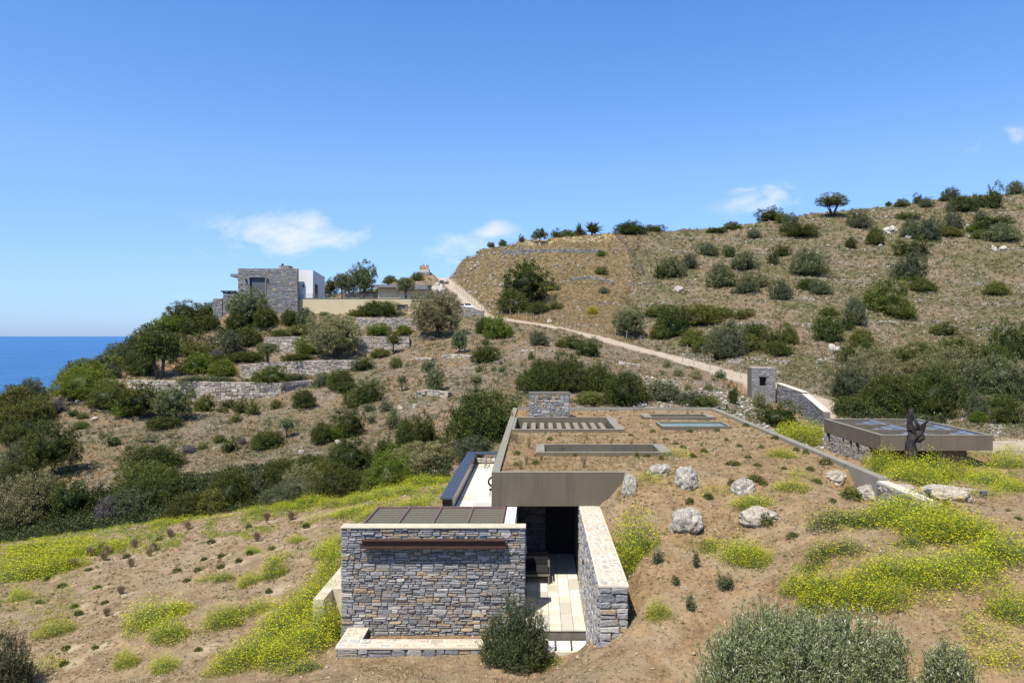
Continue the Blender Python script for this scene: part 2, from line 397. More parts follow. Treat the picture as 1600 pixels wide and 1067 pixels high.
# ------------------------------------------------------------------ the land
# Landform read off as height profiles: for a bearing (px), pairs (distance, height as seen from the camera level)
PROF = {
 -400: [(8, 1300), (22, 1085), (46, 872), (55, 860), (62, 800), (78, 715), (90, 675), (100, 690), (115, 760), (150, 900), (300, 760), (700, 640)],
 0: [(8, 1400), (12, 1240), (22.3, 1067), (30, 950), (38, 890), (46, 850), (55, 845), (62, 780), (78, 700), (88, 650), (96, 632), (104, 650), (115, 700), (150, 880), (300, 740), (700, 640)],
 100: [(12, 1235), (22, 1062), (30, 940), (46, 836), (54, 835), (62, 775), (78, 690), (90, 640), (102, 605), (110, 620), (120, 680), (150, 860), (300, 740), (700, 640)],
 200: [(8, 1400), (21, 1067), (30, 925), (38, 868), (45, 820), (53, 826), (62, 765), (78, 680), (92, 628), (105, 582), (118, 547), (126, 532), (136, 545), (150, 620), (180, 800), (300, 740), (700, 640)],
 300: [(12, 1230), (19.3, 1067), (24, 975), (30, 905), (38, 845), (44, 810), (52, 815), (62, 745), (78, 670), (92, 627), (98, 598), (108, 572), (118, 540), (126, 510), (136, 503), (150, 540), (180, 720), (300, 740), (700, 640)],
 400: [(12, 1215), (18.5, 1067), (24, 968), (30, 890), (38, 830), (43.6, 797), (52, 800), (62, 735), (78, 660), (93, 622), (98, 598), (103, 587), (107, 563), (112, 550), (118, 520), (125, 492), (145, 480), (170, 500), (200, 640), (300, 720), (700, 640)],
 500: [(12, 1200), (17.5, 1067), (20.5, 1008), (24, 935), (30, 865), (38, 808), (43.6, 786), (52, 785), (62, 720), (78, 650), (92, 608), (100, 588), (107, 562), (113, 548), (118, 520), (125, 492), (145, 475), (170, 480), (200, 600), (300, 700), (700, 640)],
 600: [(8, 1400), (17, 1067), (20, 1018), (28, 880), (36, 800), (45, 765), (54, 770), (62, 705), (78, 635), (95, 585), (106, 562), (112, 547), (116, 524), (121, 500), (126, 491), (145, 465), (170, 448), (200, 450), (230, 560), (300, 660), (700, 640)],
 700: [(12, 1190), (15, 1120), (17, 1067), (19.3, 1027), (28, 860), (36, 775), (44, 750), (50, 742), (56, 735), (62, 685), (78, 620), (95, 570), (112, 530), (125, 506), (140, 497), (152, 485), (175, 462), (205, 434), (222, 450), (260, 590), (700, 640)],
 750: [(15, 1120), (19.3, 1025), (44, 760), (50, 740), (62, 670), (78, 610), (95, 565), (112, 530), (130, 508), (150, 494), (160, 485), (172, 462), (182, 430), (196, 398), (204, 392), (215, 420), (260, 560), (700, 640)],
 850: [(14, 1090), (19.3, 1015), (30, 800), (44, 705), (50, 690), (58, 655), (66, 612), (80, 567), (100, 537), (120, 518), (134, 507), (145, 492), (160, 452), (175, 412), (188, 388), (198, 381), (208, 376), (225, 385), (270, 470), (700, 620)],
 920: [(8, 1300), (14.2, 1067), (15.8, 1022), (17.5, 1018), (19.3, 1010), (50, 690), (58, 655), (66, 610), (80, 575), (100, 547), (116, 530), (128, 514), (142, 490), (160, 446), (178, 405), (192, 384), (200, 377), (212, 369), (225, 372), (280, 450), (700, 600)],
 1000: [(8, 1240), (14.5, 1030), (15.8, 968), (18.4, 872), (21, 802), (23.2, 745), (50, 690), (58, 650), (66, 612), (80, 585), (100, 562), (114, 548), (124, 534), (140, 494), (160, 442), (180, 400), (195, 378), (208, 367), (222, 366), (280, 440), (700, 580)],
 1100: [(8, 1220), (14.2, 1055), (16, 960), (18.5, 868), (21, 797), (23.3, 743), (48, 700), (54, 665), (62, 622), (74, 602), (86, 585), (98, 574), (108, 560), (120, 535), (135, 500), (155, 452), (180, 405), (205, 374), (225, 360), (240, 360), (300, 430), (700, 560)],
 1200: [(8, 1210), (14, 1055), (15.6, 950), (18, 862), (20.5, 792), (23.4, 743), (48, 706), (54, 690), (62, 652), (70, 628), (78, 610), (86, 597), (95, 575), (112, 538), (135, 482), (160, 432), (190, 390), (220, 356), (240, 346), (300, 400), (700, 540)],
 1300: [(8, 1200), (13, 1050), (15, 925), (17, 850), (20, 784), (23.4, 742), (30, 742), (40, 732), (50, 705), (60, 665), (68, 643), (78, 618), (88, 594), (100, 563), (120, 510), (140, 470), (165, 425), (195, 385), (222, 350), (243, 331), (300, 390), (700, 520)],
 1450: [(8, 1190), (12.5, 1060), (14, 960), (16, 876), (19, 806), (22.4, 771), (30, 750), (36, 743), (42, 737), (50, 705), (60, 678), (70, 655), (80, 630), (95, 583), (115, 530), (140, 470), (165, 425), (195, 380), (230, 335), (256, 314), (310, 360), (700, 500)],
 1600: [(8, 1190), (12, 1070), (14, 950), (16, 872), (19, 806), (22.4, 776), (30, 752), (36, 743), (42, 732), (50, 700), (56, 682), (65, 660), (75, 638), (90, 595), (110, 540), (135, 478), (160, 427), (190, 376), (225, 327), (252, 302), (310, 350), (700, 480)],
 2000: [(8, 1190), (12, 1050), (16, 872), (22, 776), (30, 756), (42, 738), (60, 690), (90, 605), (135, 480), (190, 360), (255, 265), (330, 310), (700, 440)],
}
cp = [(px, Y, py) for px, L in PROF.items() for (Y, py) in L]
cpa = np.array(cp, dtype=float)
def nrm(px, Y): return np.stack([np.clip(px, -400, 2000) / 260.0, np.log(Y) * 4.0], -1)
P_ = nrm(cpa[:, 0], cpa[:, 1]); V_ = cpa[:, 2]
def kern(r): return np.where(r > 0, r * r * np.log(np.maximum(r, 1e-9)), 0)
def fit_tps(P, V, lam=0.02):
    n = len(P); K = kern(np.linalg.norm(P[:, None] - P[None], axis=-1)) + lam * np.eye(n)
    Q = np.concatenate([np.ones((n, 1)), P], 1)
    A = np.block([[K, Q], [Q.T, np.zeros((3, 3))]])
    return np.linalg.solve(A, np.concatenate([V, np.zeros(3)]))
W_ = fit_tps(P_, V_)
def tps(px, Y):
    X = nrm(px, Y); out = np.empty(len(X))
    for s in range(0, len(X), 20000):
        x = X[s:s + 20000]
        out[s:s + 20000] = kern(np.linalg.norm(x[:, None] - P_[None], axis=-1)) @ W_[:-3] + W_[-3] + x @ W_[-2:]
    return out

cols = np.concatenate([np.linspace(-1500, -60, 70), np.arange(-54, 1656, 2.6), np.linspace(1662, 3000, 70)])
rows = np.exp(np.concatenate([np.linspace(math.log(6), math.log(12.2), 18), np.arange(math.log(12.3), math.log(270), 0.0058), np.linspace(math.log(273), math.log(900), 50)]))
PXG, YG = np.meshgrid(cols, rows)
XG = (PXG - VX) * YG / F
pyG = tps(PXG.ravel(), YG.ravel()).reshape(PXG.shape)
ZG = -(pyG - VY) * YG / F

def sm(x, a, b):
    t = np.clip((x - a) / (b - a), 0, 1); return t * t * (3 - 2 * t)

# road centre line: (px, Y) -> world
ROAD = [(672, 232), (690, 205), (712, 182), (733, 165), (752, 151), (790, 143), (850, 134), (920, 126), (1000, 115), (1055, 107), (1105, 98), (1160, 88), (1215, 79), (1270, 71), (1330, 64), (1385, 58), (1450, 52.5), (1530, 50), (1640, 49), (1800, 49)]
rpx = np.array([r[0] for r in ROAD], float); rY = np.array([r[1] for r in ROAD], float)
rX = (rpx - VX) * rY / F
ROADPY = [(672, 440), (690, 434), (712, 452), (733, 470), (752, 492), (790, 499), (850, 508), (920, 524), (1000, 546), (1055, 560), (1105, 574), (1160, 590), (1215, 608), (1270, 628), (1330, 655), (1385, 678), (1450, 690), (1530, 695), (1640, 698), (1800, 702)]
rZ = -(np.array([p[1] for p in ROADPY], float) - VY) * rY / F
def seg_dist(X, Y, px, py, pz):
    best = np.full(X.shape, 1e9); zz = np.zeros(X.shape)
    for i in range(len(px) - 1):
        ax, ay, bx, by = px[i], py[i], px[i + 1], py[i + 1]
        dx, dy = bx - ax, by - ay
        t = np.clip(((X - ax) * dx + (Y - ay) * dy) / (dx * dx + dy * dy), 0, 1)
        d = np.hypot(X - ax - t * dx, Y - ay - t * dy)
        z = pz[i] + t * (pz[i + 1] - pz[i])
        m = d < best; best = np.where(m, d, best); zz = np.where(m, z, zz)
    return best, zz
RD, RZ = seg_dist(XG, YG, rX, rY, rZ)
rw = np.where(YG < 56, 3.6, np.where(YG < 92, 2.4, 1.9))

# zones
ryc = np.interp(PXG, rpx, rY)              # road distance for each bearing
beyond = (PXG > 705) & (YG > ryc)          # hill beyond the road
beyond_w = sm(PXG, 690, 730) * sm(YG - ryc, -1, 6)
near_w = 1 - sm(YG, 47, 52)
near_w = np.where(PXG > 1200, 1 - sm(YG, 50, 60), near_w)

amp = 0.05 + 0.36 * sm(YG, 55, 90)
bluff = sm(PXG, 690, 730) * (1 - sm(PXG, 800, 900)) * sm(YG, 152, 170)
noise = fbm(XG / 6.0, YG / 6.0, 5, .55) * amp * 1.6
noise += np.abs(fbm(XG / 2.2 + 40, YG / 2.2, 4, .6)) * (0.03 + .5 * amp) + bluff * (np.abs(fbm(XG / 5 + 9, YG / 3.2, 4, .62)) * 3.2 - .6)
noise += near_w * (fbm(XG / .5, YG / .5, 5, .68) * 0.085 + np.maximum(fbm(XG / .22 + 7, YG / .22, 3, .6) - .15, 0) * .10 + fbm(XG / 1.7 + 3, YG / 1.7, 3) * 0.11)
ledge = sm(XG * 0 + YG, 150, 175) * beyond_w * (0.55 * (vnoise(XG / 16 + 3, YG / 2.6) - .5))
ZG = ZG + noise + ledge
w = 1 - sm(RD, rw, rw * 2.1 + 0.6)
ZG = ZG * (1 - w) + (RZ + fbm(XG / 1.5, YG / 1.5, 3) * .04) * w
road_mask = (1 - sm(RD + fbm(XG / .9, YG / .9, 3) * .6, rw * .85, rw * 1.15))

# ground dropping away on the near side of the sloping road wall
RWALL = [(1210, 79.5, 600), (1214, 78.5, 599), (1254, 72.4, 614), (1268, 69, 627), (1287, 63.5, 643)]
wx_ = np.array([(p[0] - VX) * p[1] / F for p in RWALL]); wy_ = np.array([float(p[1]) for p in RWALL]); wz_ = np.array([-(p[2] - VY) * p[1] / F for p in RWALL])
WD, WZ = seg_dist(XG, YG, wx_, wy_, wz_)
nearside = (XG < np.interp(YG, wy_[::-1], wx_[::-1]) + .35) & (YG > 60) & (YG < 82)
wv = np.where(nearside, 1 - sm(WD, .8, 6.5), 0)
ZG = ZG * (1 - wv) + (WZ - 2.25 + noise * .5) * wv
road_mask = road_mask * (1 - nearside * (WD < 6))
# stone terrace walls that hold the land: name, (px0,Y0,px1,Y1), py top, py base left/right
def WP(px, Y, py): return ((px - VX) * Y / F, Y, -(py - VY) * Y / F)
TERR = [  # (points along the top: (px, Y, pytop)), height below top in m
 dict(pts=[(199, 96, 594), (250, 95, 595), (345, 94.5, 597), (440, 95, 598), (487, 99, 594)], h=3.0, thick=.6),
 dict(pts=[(375, 104.5, 570), (440, 104, 565), (500, 104, 563), (567, 105, 563)], h=2.6, thick=.6),
 dict(pts=[(413, 113, 527), (480, 112.5, 526), (560, 112.5, 526), (640, 114, 526)], h=2.9, thick=.6),
 dict(pts=[(556, 120, 496), (600, 119.5, 497), (655, 120, 498)], h=2.6, thick=.6),
]
def smax(a, b): return np.maximum(a, b)
for T in TERR:
    P = [WP(*p) for p in T['pts']]; T['P'] = P
    xs = np.array([p[0] for p in P]); ys = np.array([p[1] for p in P]); zs = np.array([p[2] for p in P])
    yw = np.interp(XG, xs, ys); zt = np.interp(XG, xs, zs)
    ex = sm(XG, xs[0] - 1.2, xs[0] + .3) * (1 - sm(XG, xs[-1] - .3, xs[-1] + 1.5))
    t = YG - yw
    wb = ex * np.where(t > 0.25, 1 - sm(t, 1.5, 6.5), 0)
    ZG = np.where(t > 0.25, ZG * (1 - wb) + (zt - .18 + noise * .2) * wb, ZG)
    wf = ex * np.where(t <= 0.25, 1 - sm(-t, .6, 4.0), 0)
    zb = zt - T['h'] + .35
    ZG = np.where(t <= 0.25, ZG * (1 - wf) + zb * wf, ZG)

# house terrace (level ground the house stands on)
hz = 3.5
wh = sm(XG, -58, -54) * (1 - sm(XG, -20, -16)) * sm(YG, 121.5, 124) * (1 - sm(YG, 150, 160))
lev = np.where(YG > 126.6, 6.2, hz) * 1.0
lev = np.where(XG < -42.4, 4.0, lev)
ZG = ZG * (1 - wh) + (lev + noise * .2) * wh

# ---- villa footprint
Z0 = -8.30      # terrace floor
ZR = -4.62      # roof soil
lab = np.zeros(XG.shape, int)
def rect(x0, x1, y0, y1): return (XG > x0) & (XG < x1) & (YG > y0) & (YG < y1)
dipw = sm(XG, 8.8, 10.5) * (1 - sm(XG, 11.0, 11.3)) * sm(YG, 19.4, 21.0) * (1 - sm(YG, 23.6, 24.6))
ff = sm(YG, 21.9, 23.2) * (1 - sm(YG, 44, 45)) * sm(XG, 2.3, 3.4) * (1 - sm(XG, 10.9, 11.2))
soiln = fbm(XG / .5, YG / .5, 5, .65) * 0.05 + fbm(XG / 2.5, YG / 2.5, 2) * .05
ZG = ZG * (1 - ff) + (ZR + soiln) * ff
roof = rect(-1.42, 11.0, 23.42, 43.95) & ((XG < 2.8) | (YG > 24.4))
ZG = np.where(rect(-1.5, 11.0, 23.3, 44.0), ZR + soiln, ZG)
# hollow right of the retaining wall front end
ZG = np.where(rect(2.0, 12, 10, 23.3), ZG, ZG)
ZG = ZG - dipw * .62
lab = np.where(roof, 1, lab)
dele = rect(-5.55, 1.75, 20.95, 23.42) | rect(-6.55, -5.7, 22.5, 24.2) | rect(-4.2, -1.42, 23.3, 45.9) | rect(-5.55, -.2, 20.75, 27) & ~roof | rect(-.3, 1.62, 19.15, 23.42) | rect(-1.42, 2.5, 23.2, 23.5)
lab = np.where(dele & ~roof, 2, lab)
# level inside/around the planter and left of the front room
pl = rect(-5.5, .2, 19.35, 20.9)
ZG = np.where(pl, -8.80 + soiln, ZG)
# skylight pits in the roof
PITS = [(-1.15, 3.72, 33.95, 38.7), (.22, 4.72, 27.25, 29.05), (6.3, 9.5, 34.9, 36.6), (6.35, 9.45, 39.0, 40.25)]
for (a, b, c, d) in PITS: lab = np.where(rect(a, b, c, d), 3, lab)

SLOPE_R = (1.0 * (lab == 0))
# ---- faces
nr, nc = XG.shape
idx = np.arange(nr * nc).reshape(nr, nc)
q = np.stack([idx[:-1, :-1], idx[:-1, 1:], idx[1:, 1:], idx[1:, :-1]], -1).reshape(-1, 4)
lq = lab.ravel()[q]
cx = XG.ravel()[q].mean(1); cy = YG.ravel()[q].mean(1)
same = (lq.max(1) == lq.min(1)) & (lq.max(1) < 2)
mix01 = (lq.max(1) == 1) & (lq.min(1) == 0) & (cx > 2.6) & (cy < 30) & (cx < 10.9)
keep = same | mix01

vis_soil = np.clip(near_w + (lab == 1), 0, 1)
# dryness patches and green fuzz per vertex
pyv = VY - ZG * F / YG
dry = np.clip(.45 + 1.3 * fbm(XG / 9 + 5, YG / 9, 4, .6), 0, 1)
green = np.clip(.52 + 1.8 * fbm(XG / 7 + 50, YG / 11 + 9, 4, .6), 0, 1)
warp = 26 * fbm(XG / 5 + 30, YG / 9, 4, .6) + (YG - 180) * -.35
hilltop = beyond_w * sm(PXG + warp, 965, 1015)
green = green * (0.55 + .45 * hilltop) * (1 - vis_soil)
straw = beyond_w * (1 - sm(PXG + warp, 955, 1010)) * .8 + hilltop * .3
top_straw = beyond_w * np.exp(-((PXG - 895) / 75) ** 4) * sm(YG, 196, 198)
straw = np.clip(straw, 0, 1)
rockm = np.clip(bluff * .7 + (1 - beyond_w) * (1 - vis_soil) * .45, 0, 1)
housesoil = wh * .8 + np.clip(sum(0 for _ in [0]), 0, 1)
att = {'soil': ('POINT', vis_soil.ravel()), 'dry': ('POINT', (dry * (1 - beyond_w)).ravel()), 'green': ('POINT', green.ravel()), 'straw': ('POINT', straw.ravel()),
       'rock': ('POINT', rockm.ravel()), 'pit': ('POINT', np.zeros(XG.size)), 'topstraw': ('POINT', top_straw.ravel()), 'road': ('POINT', road_mask.ravel()), 'roofsoil': ('POINT', np.clip((lab == 1) * 1.0 + ff + sm(PXG, 900, 1000) * (1 - sm(YG, 45, 50)) * .8, 0, 1).ravel())}
me = new_mesh_np('ground', np.stack([XG, YG, ZG], -1).reshape(-1, 3), q[keep], 4, att, smooth=True)

def m_ground():
    m, nt, out = mat_new('ground'); N = NT(nt); v = N.pos()
    soil, dry, green, straw, rock, road, rs, pit = [N.attr(k) for k in ('soil', 'dry', 'green', 'straw', 'rock', 'road', 'roofsoil', 'pit')]
    big = N.noise(.22, 5, .6, v); mid = N.noise(1.3, 6, .65, v); fine = N.noise(9, 6, .7, v); vf = N.noise(38, 3, .6, v)
    # field soil
    s1 = N.mix(N.smooth(mid, .35, .65), (.25, .175, .105), (.39, .28, .168))
    s2 = N.mix(N.smooth(mid, .35, .65), (.265, .172, .088), (.40, .275, .145))
    s = N.mix(rs, s1, s2)
    s = N.mix(N.math('MULTIPLY', N.smooth(fine, .46, .66), .7), s, (.14, .092, .055))
    s = N.mix(N.math('MULTIPLY', N.smooth(vf, .58, .72), .55), s, (.46, .37, .26))
    s = N.mix(N.math('MULTIPLY', N.smooth(N.noise(.5, 6, .7, v), .48, .62), .6), s, (.36, .28, .185))
    s = N.mix(N.math('MULTIPLY', pit, .85), s, (.52, .42, .28))
    # hillside
    g = N.mix(N.smooth(mid, .38, .62), (.19, .145, .105), (.325, .26, .195))
    g = N.mix(N.math('MULTIPLY', N.smooth(N.noise(3.5, 5, .7, v), .5, .62), .8), g, (.115, .095, .06))
    g = N.mix(N.math('MULTIPLY', N.smooth(N.voro(2.2, v), .28, .05), .65), g, (.50, .47, .42))
    g = N.mix(N.math('MULTIPLY', dry, N.smooth(N.noise(.7, 5, .7, v), .42, .60)), g, (.34, .20, .10))
    st = N.mix(N.smooth(N.noise(2.2, 6, .75, v), .36, .64), (.15, .10, .052), (.35, .245, .12))
    st = N.mix(N.math('MULTIPLY', N.smooth(N.noise(.35, 4, .6, v), .45, .6), .5), st, (.25, .165, .095))
    g = N.mix(straw, g, st)
    g = N.mix(N.math('MULTIPLY', green, N.smooth(N.noise(.9, 6, .78, v), .40, .54)), g, (.115, .118, .048))
    rk = N.mix(N.smooth(N.noise(1.6, 7, .75, v, .6), .40, .62), (.12, .095, .065), (.33, .275, .20))
    g = N.mix(N.math('MULTIPLY', rock, N.smooth(N.noise(.8, 5, .6, v), .48, .62)), g, rk)
    g = N.mix(N.math('MULTIPLY', N.attr('topstraw'), N.smooth(N.noise(.6, 5, .7, v), .3, .5)), g, (.50, .40, .23))
    g = N.mix(soil, g, s)
    rd = N.mix(N.smooth(mid, .35, .65), (.40, .325, .245), (.50, .42, .325))
    rd = N.mix(N.math('MULTIPLY', N.smooth(fine, .5, .7), .4), rd, (.40, .33, .26))
    g = N.mix(road, g, rd)
    h = N.math('ADD', N.math('MULTIPLY', fine, .5), N.math('MULTIPLY', mid, 1.2))
    h2 = N.math('ADD', N.math('ADD', h, N.math('MULTIPLY', N.noise(4, 5, .7, v), .8)), N.math('MULTIPLY', vf, .15))
    n1 = N.bump(h2, .9, .13)
    n2 = N.n('ShaderNodeBump'); n2.inputs['Strength'].default_value = .6; n2.inputs['Distance'].default_value = .55
    N.put(n2.inputs['Height'], N.math('MULTIPLY', N.math('ADD', mid, N.math('MULTIPLY', N.voro(2.2, v), .4)), N.math('SUBTRACT', 1.0, N.math('MAXIMUM', soil, road)))); N.put(n2.inputs['Normal'], n1)
    N.bsdf(out, g, .95, n2.outputs[0], .1)
    return m
M['ground'] = m_ground()
ground = link_mesh('ground', me, M['ground'])
tag(ground, kind='structure')

# sea
def m_sea():
    m, nt, out = mat_new('sea'); N = NT(nt); v = N.pos()
    mp = N.n('ShaderNodeMapping'); mp.inputs['Scale'].default_value = (.004, .02, 1); N.put(mp.inputs[0], v)
    streak = N.noise(1.0, 4, .6, mp.outputs[0])
    c = N.mix(N.smooth(streak, .4, .65), (.035, .135, .34), (.055, .19, .44))
    h = N.math('ADD', N.noise(.25, 6, .65, v), N.math('MULTIPLY', N.noise(.05, 3, .5, v), 1.5))
    N.bsdf(out, c, .42, N.bump(h, 1.0, 3.5), .2); return m
ms = m_sea()
mb = MB(); S = 90000
sv = [(-S, -S, -50), (S, -S, -50), (S, S, -50), (-S, S, -50)]
sme = bpy.data.meshes.new('sea'); sme.from_pydata(sv, [], [(0, 1, 2, 3)])
sea = link_mesh('sea', sme, ms); tag(sea, kind='structure')

# ---- ground queries
pyGrid = VY - ZG * F / YG
def col_i(px): return int(np.clip(np.searchsorted(cols, px), 1, nc - 1))
GZ_lab = lab
def hit(px, py, ymin=9, ymax=330):
    """first point of the land along the sight line through (px, py)"""
    i = col_i(px); t = (px - cols[i - 1]) / (cols[i] - cols[i - 1])
    prof = pyGrid[:, i - 1] * (1 - t) + pyGrid[:, i] * t
    ok = (rows > ymin) & (rows < ymax) & (lab[:, i] != 2) & (lab[:, i] != 3)
    cand = np.where(ok & (prof <= py))[0]
    if len(cand): k = cand[0]
    else:
        kk = np.where(ok)[0]; k = kk[np.argmin(prof[kk])]
    Y = rows[k]
    z = ZG[k, i - 1] * (1 - t) + ZG[k, i] * t
    return (px - VX) * Y / F, Y, z
def ground_z(X, Y):
    px = VX + X * F / Y; i = col_i(px); t = (px - cols[i - 1]) / (cols[i] - cols[i - 1])
    k = int(np.clip(np.searchsorted(rows, Y), 1, nr - 1)); s = (Y - rows[k - 1]) / (rows[k] - rows[k - 1])
    a = ZG[k - 1, i - 1] * (1 - t) + ZG[k - 1, i] * t; b = ZG[k, i - 1] * (1 - t) + ZG[k, i] * t
    return a * (1 - s) + b * s
# ------------------------------------------------------------------ masonry
def courses(W, H, rng, ch=(.10, .24), ln=(.22, .62), sub=.35):
    """irregular coursed stones filling W x H; yields (u0,u1,v0,v1)"""
    out = []; v = 0.0
    while v < H - 1e-3:
        h = rng.uniform(*ch) * (1.7 if rng.random() < .3 else 1)
        if H - v - h < ch[0] * .7: h = H - v
        u = 0.0
        while u < W - 1e-3:
            l = rng.uniform(*ln) * (1.0 if h < ch[1] else 1.2)
            if W - u - l < ln[0] * .6: l = W - u
            if h > ch[0] * 1.5 and rng.random() < sub + .25:
                k = rng.uniform(.35, .65); out.append((u, u + l, v, v + h * k))
                if l > ln[0] * 1.6 and rng.random() < .6:
                    kk = rng.uniform(.35, .65); out += [(u, u + l * kk, v + h * k, v + h), (u + l * kk, u + l, v + h * k, v + h)]
                else: out.append((u, u + l, v + h * k, v + h))
            else: out.append((u, u + l, v, v + h))
            u += l
        v += h
    return out

def stone_face(name, O, U, Nn, W, H, mat, parent, rng, ch=(.10, .24), ln=(.22, .62), gap=.012, depth=.05, top=None, clipf=None, Vd=(0, 0, 1), tonef=None, jit=1.0, mesh_only=False):
    """stones set on the plane O + u*U + v*V, standing proud along Nn; one mesh"""
    O, U, Nn, Vd = Vector(O), Vector(U).normalized(), Vector(Nn).normalized(), Vector(Vd).normalized()
    vs = []; fs = []; ts = []
    for (u0, u1, v0, v1) in courses(W, H, rng, ch, ln):
        if top is not None:
            tt = top((u0 + u1) / 2)
            if v0 > tt - .03: continue
            v1 = min(v1, tt)
        if clipf is not None and clipf((u0 + u1) / 2, (v0 + v1) / 2): continue
        g = gap * rng.uniform(.5, 1.4); w = u1 - u0; h = v1 - v0
        if w < .03 or h < .03: continue
        j = lambda a: rng.uniform(-a, a) * jit
        c = min(w, h) * .16
        a0, a1, b0, b1 = u0 + g, u1 - g, v0 + g, v1 - g
        k = min(.03, h * .12)
        pts = [(a0 + c * rng.random(), b0 + j(k)), ((a0 + a1) / 2, b0 + j(k)), (a1 - c * rng.random(), b0 + j(k)), (a1 + j(.006), (b0 + b1) / 2),
               (a1 - c * rng.random(), b1 + j(k)), ((a0 + a1) / 2 + j(.05), b1 + j(k)), (a0 + c * rng.random(), b1 + j(k)), (a0 + j(.006), (b0 + b1) / 2)]
        cu, cv = (a0 + a1) / 2, (b0 + b1) / 2
        d = depth * rng.uniform(.2, 1.1); tl = rng.uniform(-.25, .25) * d * jit; b = len(vs)
        for (pu, pv) in pts: vs.append(O + U * pu + Vd * pv - Nn * .02)
        for (pu, pv) in pts: vs.append(O + U * (pu + (cu - pu) * .02) + Vd * (pv + (cv - pv) * .04) + Nn * (d * .7))
        for (pu, pv) in pts: vs.append(O + U * (cu + (pu - cu) * .80) + Vd * (cv + (pv - cv) * .74) + Nn * (d + tl * (pv - cv) / max(h, .05) + j(.006)))
        tone = tonef(rng) if tonef else rng.random()
        for r in (0, 8):
            for i in range(8):
                k2 = (i + 1) % 8; fs.append((b + r + i, b + r + k2, b + r + 8 + k2, b + r + 8 + i)); ts.append(tone)
        fs.append(tuple(b + 16 + i for i in range(8))); ts.append(tone)
    me = bpy.data.meshes.new(name); me.from_pydata([tuple(v) for v in vs], [], fs)
    bm = bmesh.new(); bm.from_mesh(me); bmesh.ops.recalc_face_normals(bm, faces=bm.faces); bm.to_mesh(me); bm.free()
    a = me.attributes.new('tone', 'FLOAT', 'FACE'); a.data.foreach_set('value', np.array(ts, dtype=np.float32))
    return link_mesh(name, me, mat, parent)

def join_into(dst, others):
    """merge helper meshes made in the loop into one part mesh"""
    bm = bmesh.new(); mats = [dst.data.materials[0]]
    lay_src = [dst] + others; verts = []; faces = []; tones = []; mi = []
    for o in lay_src:
        me = o.data; b = len(verts); verts += [tuple(v.co) for v in me.vertices]
        m = me.materials[0]
        if m not in mats: mats.append(m)
        t = me.attributes.get('tone')
        for p in me.polygons:
            faces.append(tuple(b + i for i in p.vertices)); tones.append(t.data[p.index].value if t else .5); mi.append(mats.index(m))
    bm.free()
    me = bpy.data.meshes.new(dst.name); me.from_pydata(verts, [], faces)
    for m in mats: me.materials.append(m)
    me.polygons.foreach_set('material_index', np.array(mi, dtype=np.int32))
    a = me.attributes.new('tone', 'FLOAT', 'FACE'); a.data.foreach_set('value', np.array(tones, dtype=np.float32))
    dst.data = me
    for o in others: bpy.data.objects.remove(o, do_unlink=True)
    return dst

rs = random.Random(11)
def tone_main(r):
    t = r.random()
    return r.uniform(.12, .58) if t < .74 else (r.uniform(.66, .92) if t < .90 else r.uniform(0, .12) if t < .96 else 1.0)

# ------------------------------------------------------------------ the villa in the hillside
villa = empty('villa', (-1.0, 23.2, Z0))
tag(villa, "low stone and concrete villa sunk in the slope with a soil-covered flat roof", "house")
def vp(o): # parent keeping world coordinates
    o.parent = villa; o.matrix_parent_inverse = villa.matrix_world.inverted(); return o
villa.matrix_world = Matrix.Translation((-1.0, 23.2, Z0))
bpy.context.view_layer.update()
villa_inv = Matrix.Translation((1.0, -23.2, -Z0))
def vpart(o):
    o.parent = villa; o.matrix_parent_inverse = villa_inv; return o

# front room wall: X -5.78..-.36, Y 20.7..21.25, top -5.6
zt, zb = -5.60, -9.3
core = MB().box(-5.76, -.38, 20.74, 21.02, zb, zt - .05).build('front_wall', M['mortar'])
p = [stone_face('front_wall', (-5.78, 20.72, zb), (1, 0, 0), (0, -1, 0), 5.42, zt - zb - .05, M['stone'], None, rs, ch=(.062, .13), ln=(.16, .44), gap=.008, depth=.055, tonef=tone_main),
     stone_face('front_wall', (-.38, 20.72, zb), (0, 1, 0), (1, 0, 0), .30, zt - zb - .05, M['stone'], None, rs, ln=(.25, .5), tonef=tone_main),
     stone_face('front_wall', (-5.76, 21.02, zb), (0, -1, 0), (-1, 0, 0), .30, zt - zb - .05, M['stone'], None, rs, ln=(.25, .5), tonef=tone_main)]
fw = vpart(join_into(core, p)); tag(fw, "sunlit front wall of grey, blue and ochre stone")
vpart(MB().box(-5.80, -.345, 20.65, 21.06, zt - .045, zt).build('wall_coping', M['cream'], bevel=.012))
# room side walls and dark inside
vpart(MB().box(-5.76, -5.45, 21.03, 23.5, zb, -7.6).build('side_wall', M['mortar_pale']))
vpart(MB().box(-1.0, -.68, 21.07, 23.19, zb, zt - .02).build('corridor_wall', M['white'], bevel=.01))
vpart(MB().box(-5.44, -1.02, 23.14, 23.3, zb, zt - .16).build('rear_wall', M['mortar']))
vpart(MB().box(-5.3, -1.02, 21.28, 23.1, zb, Z0 - .02).build('room_floor', M['wood']))
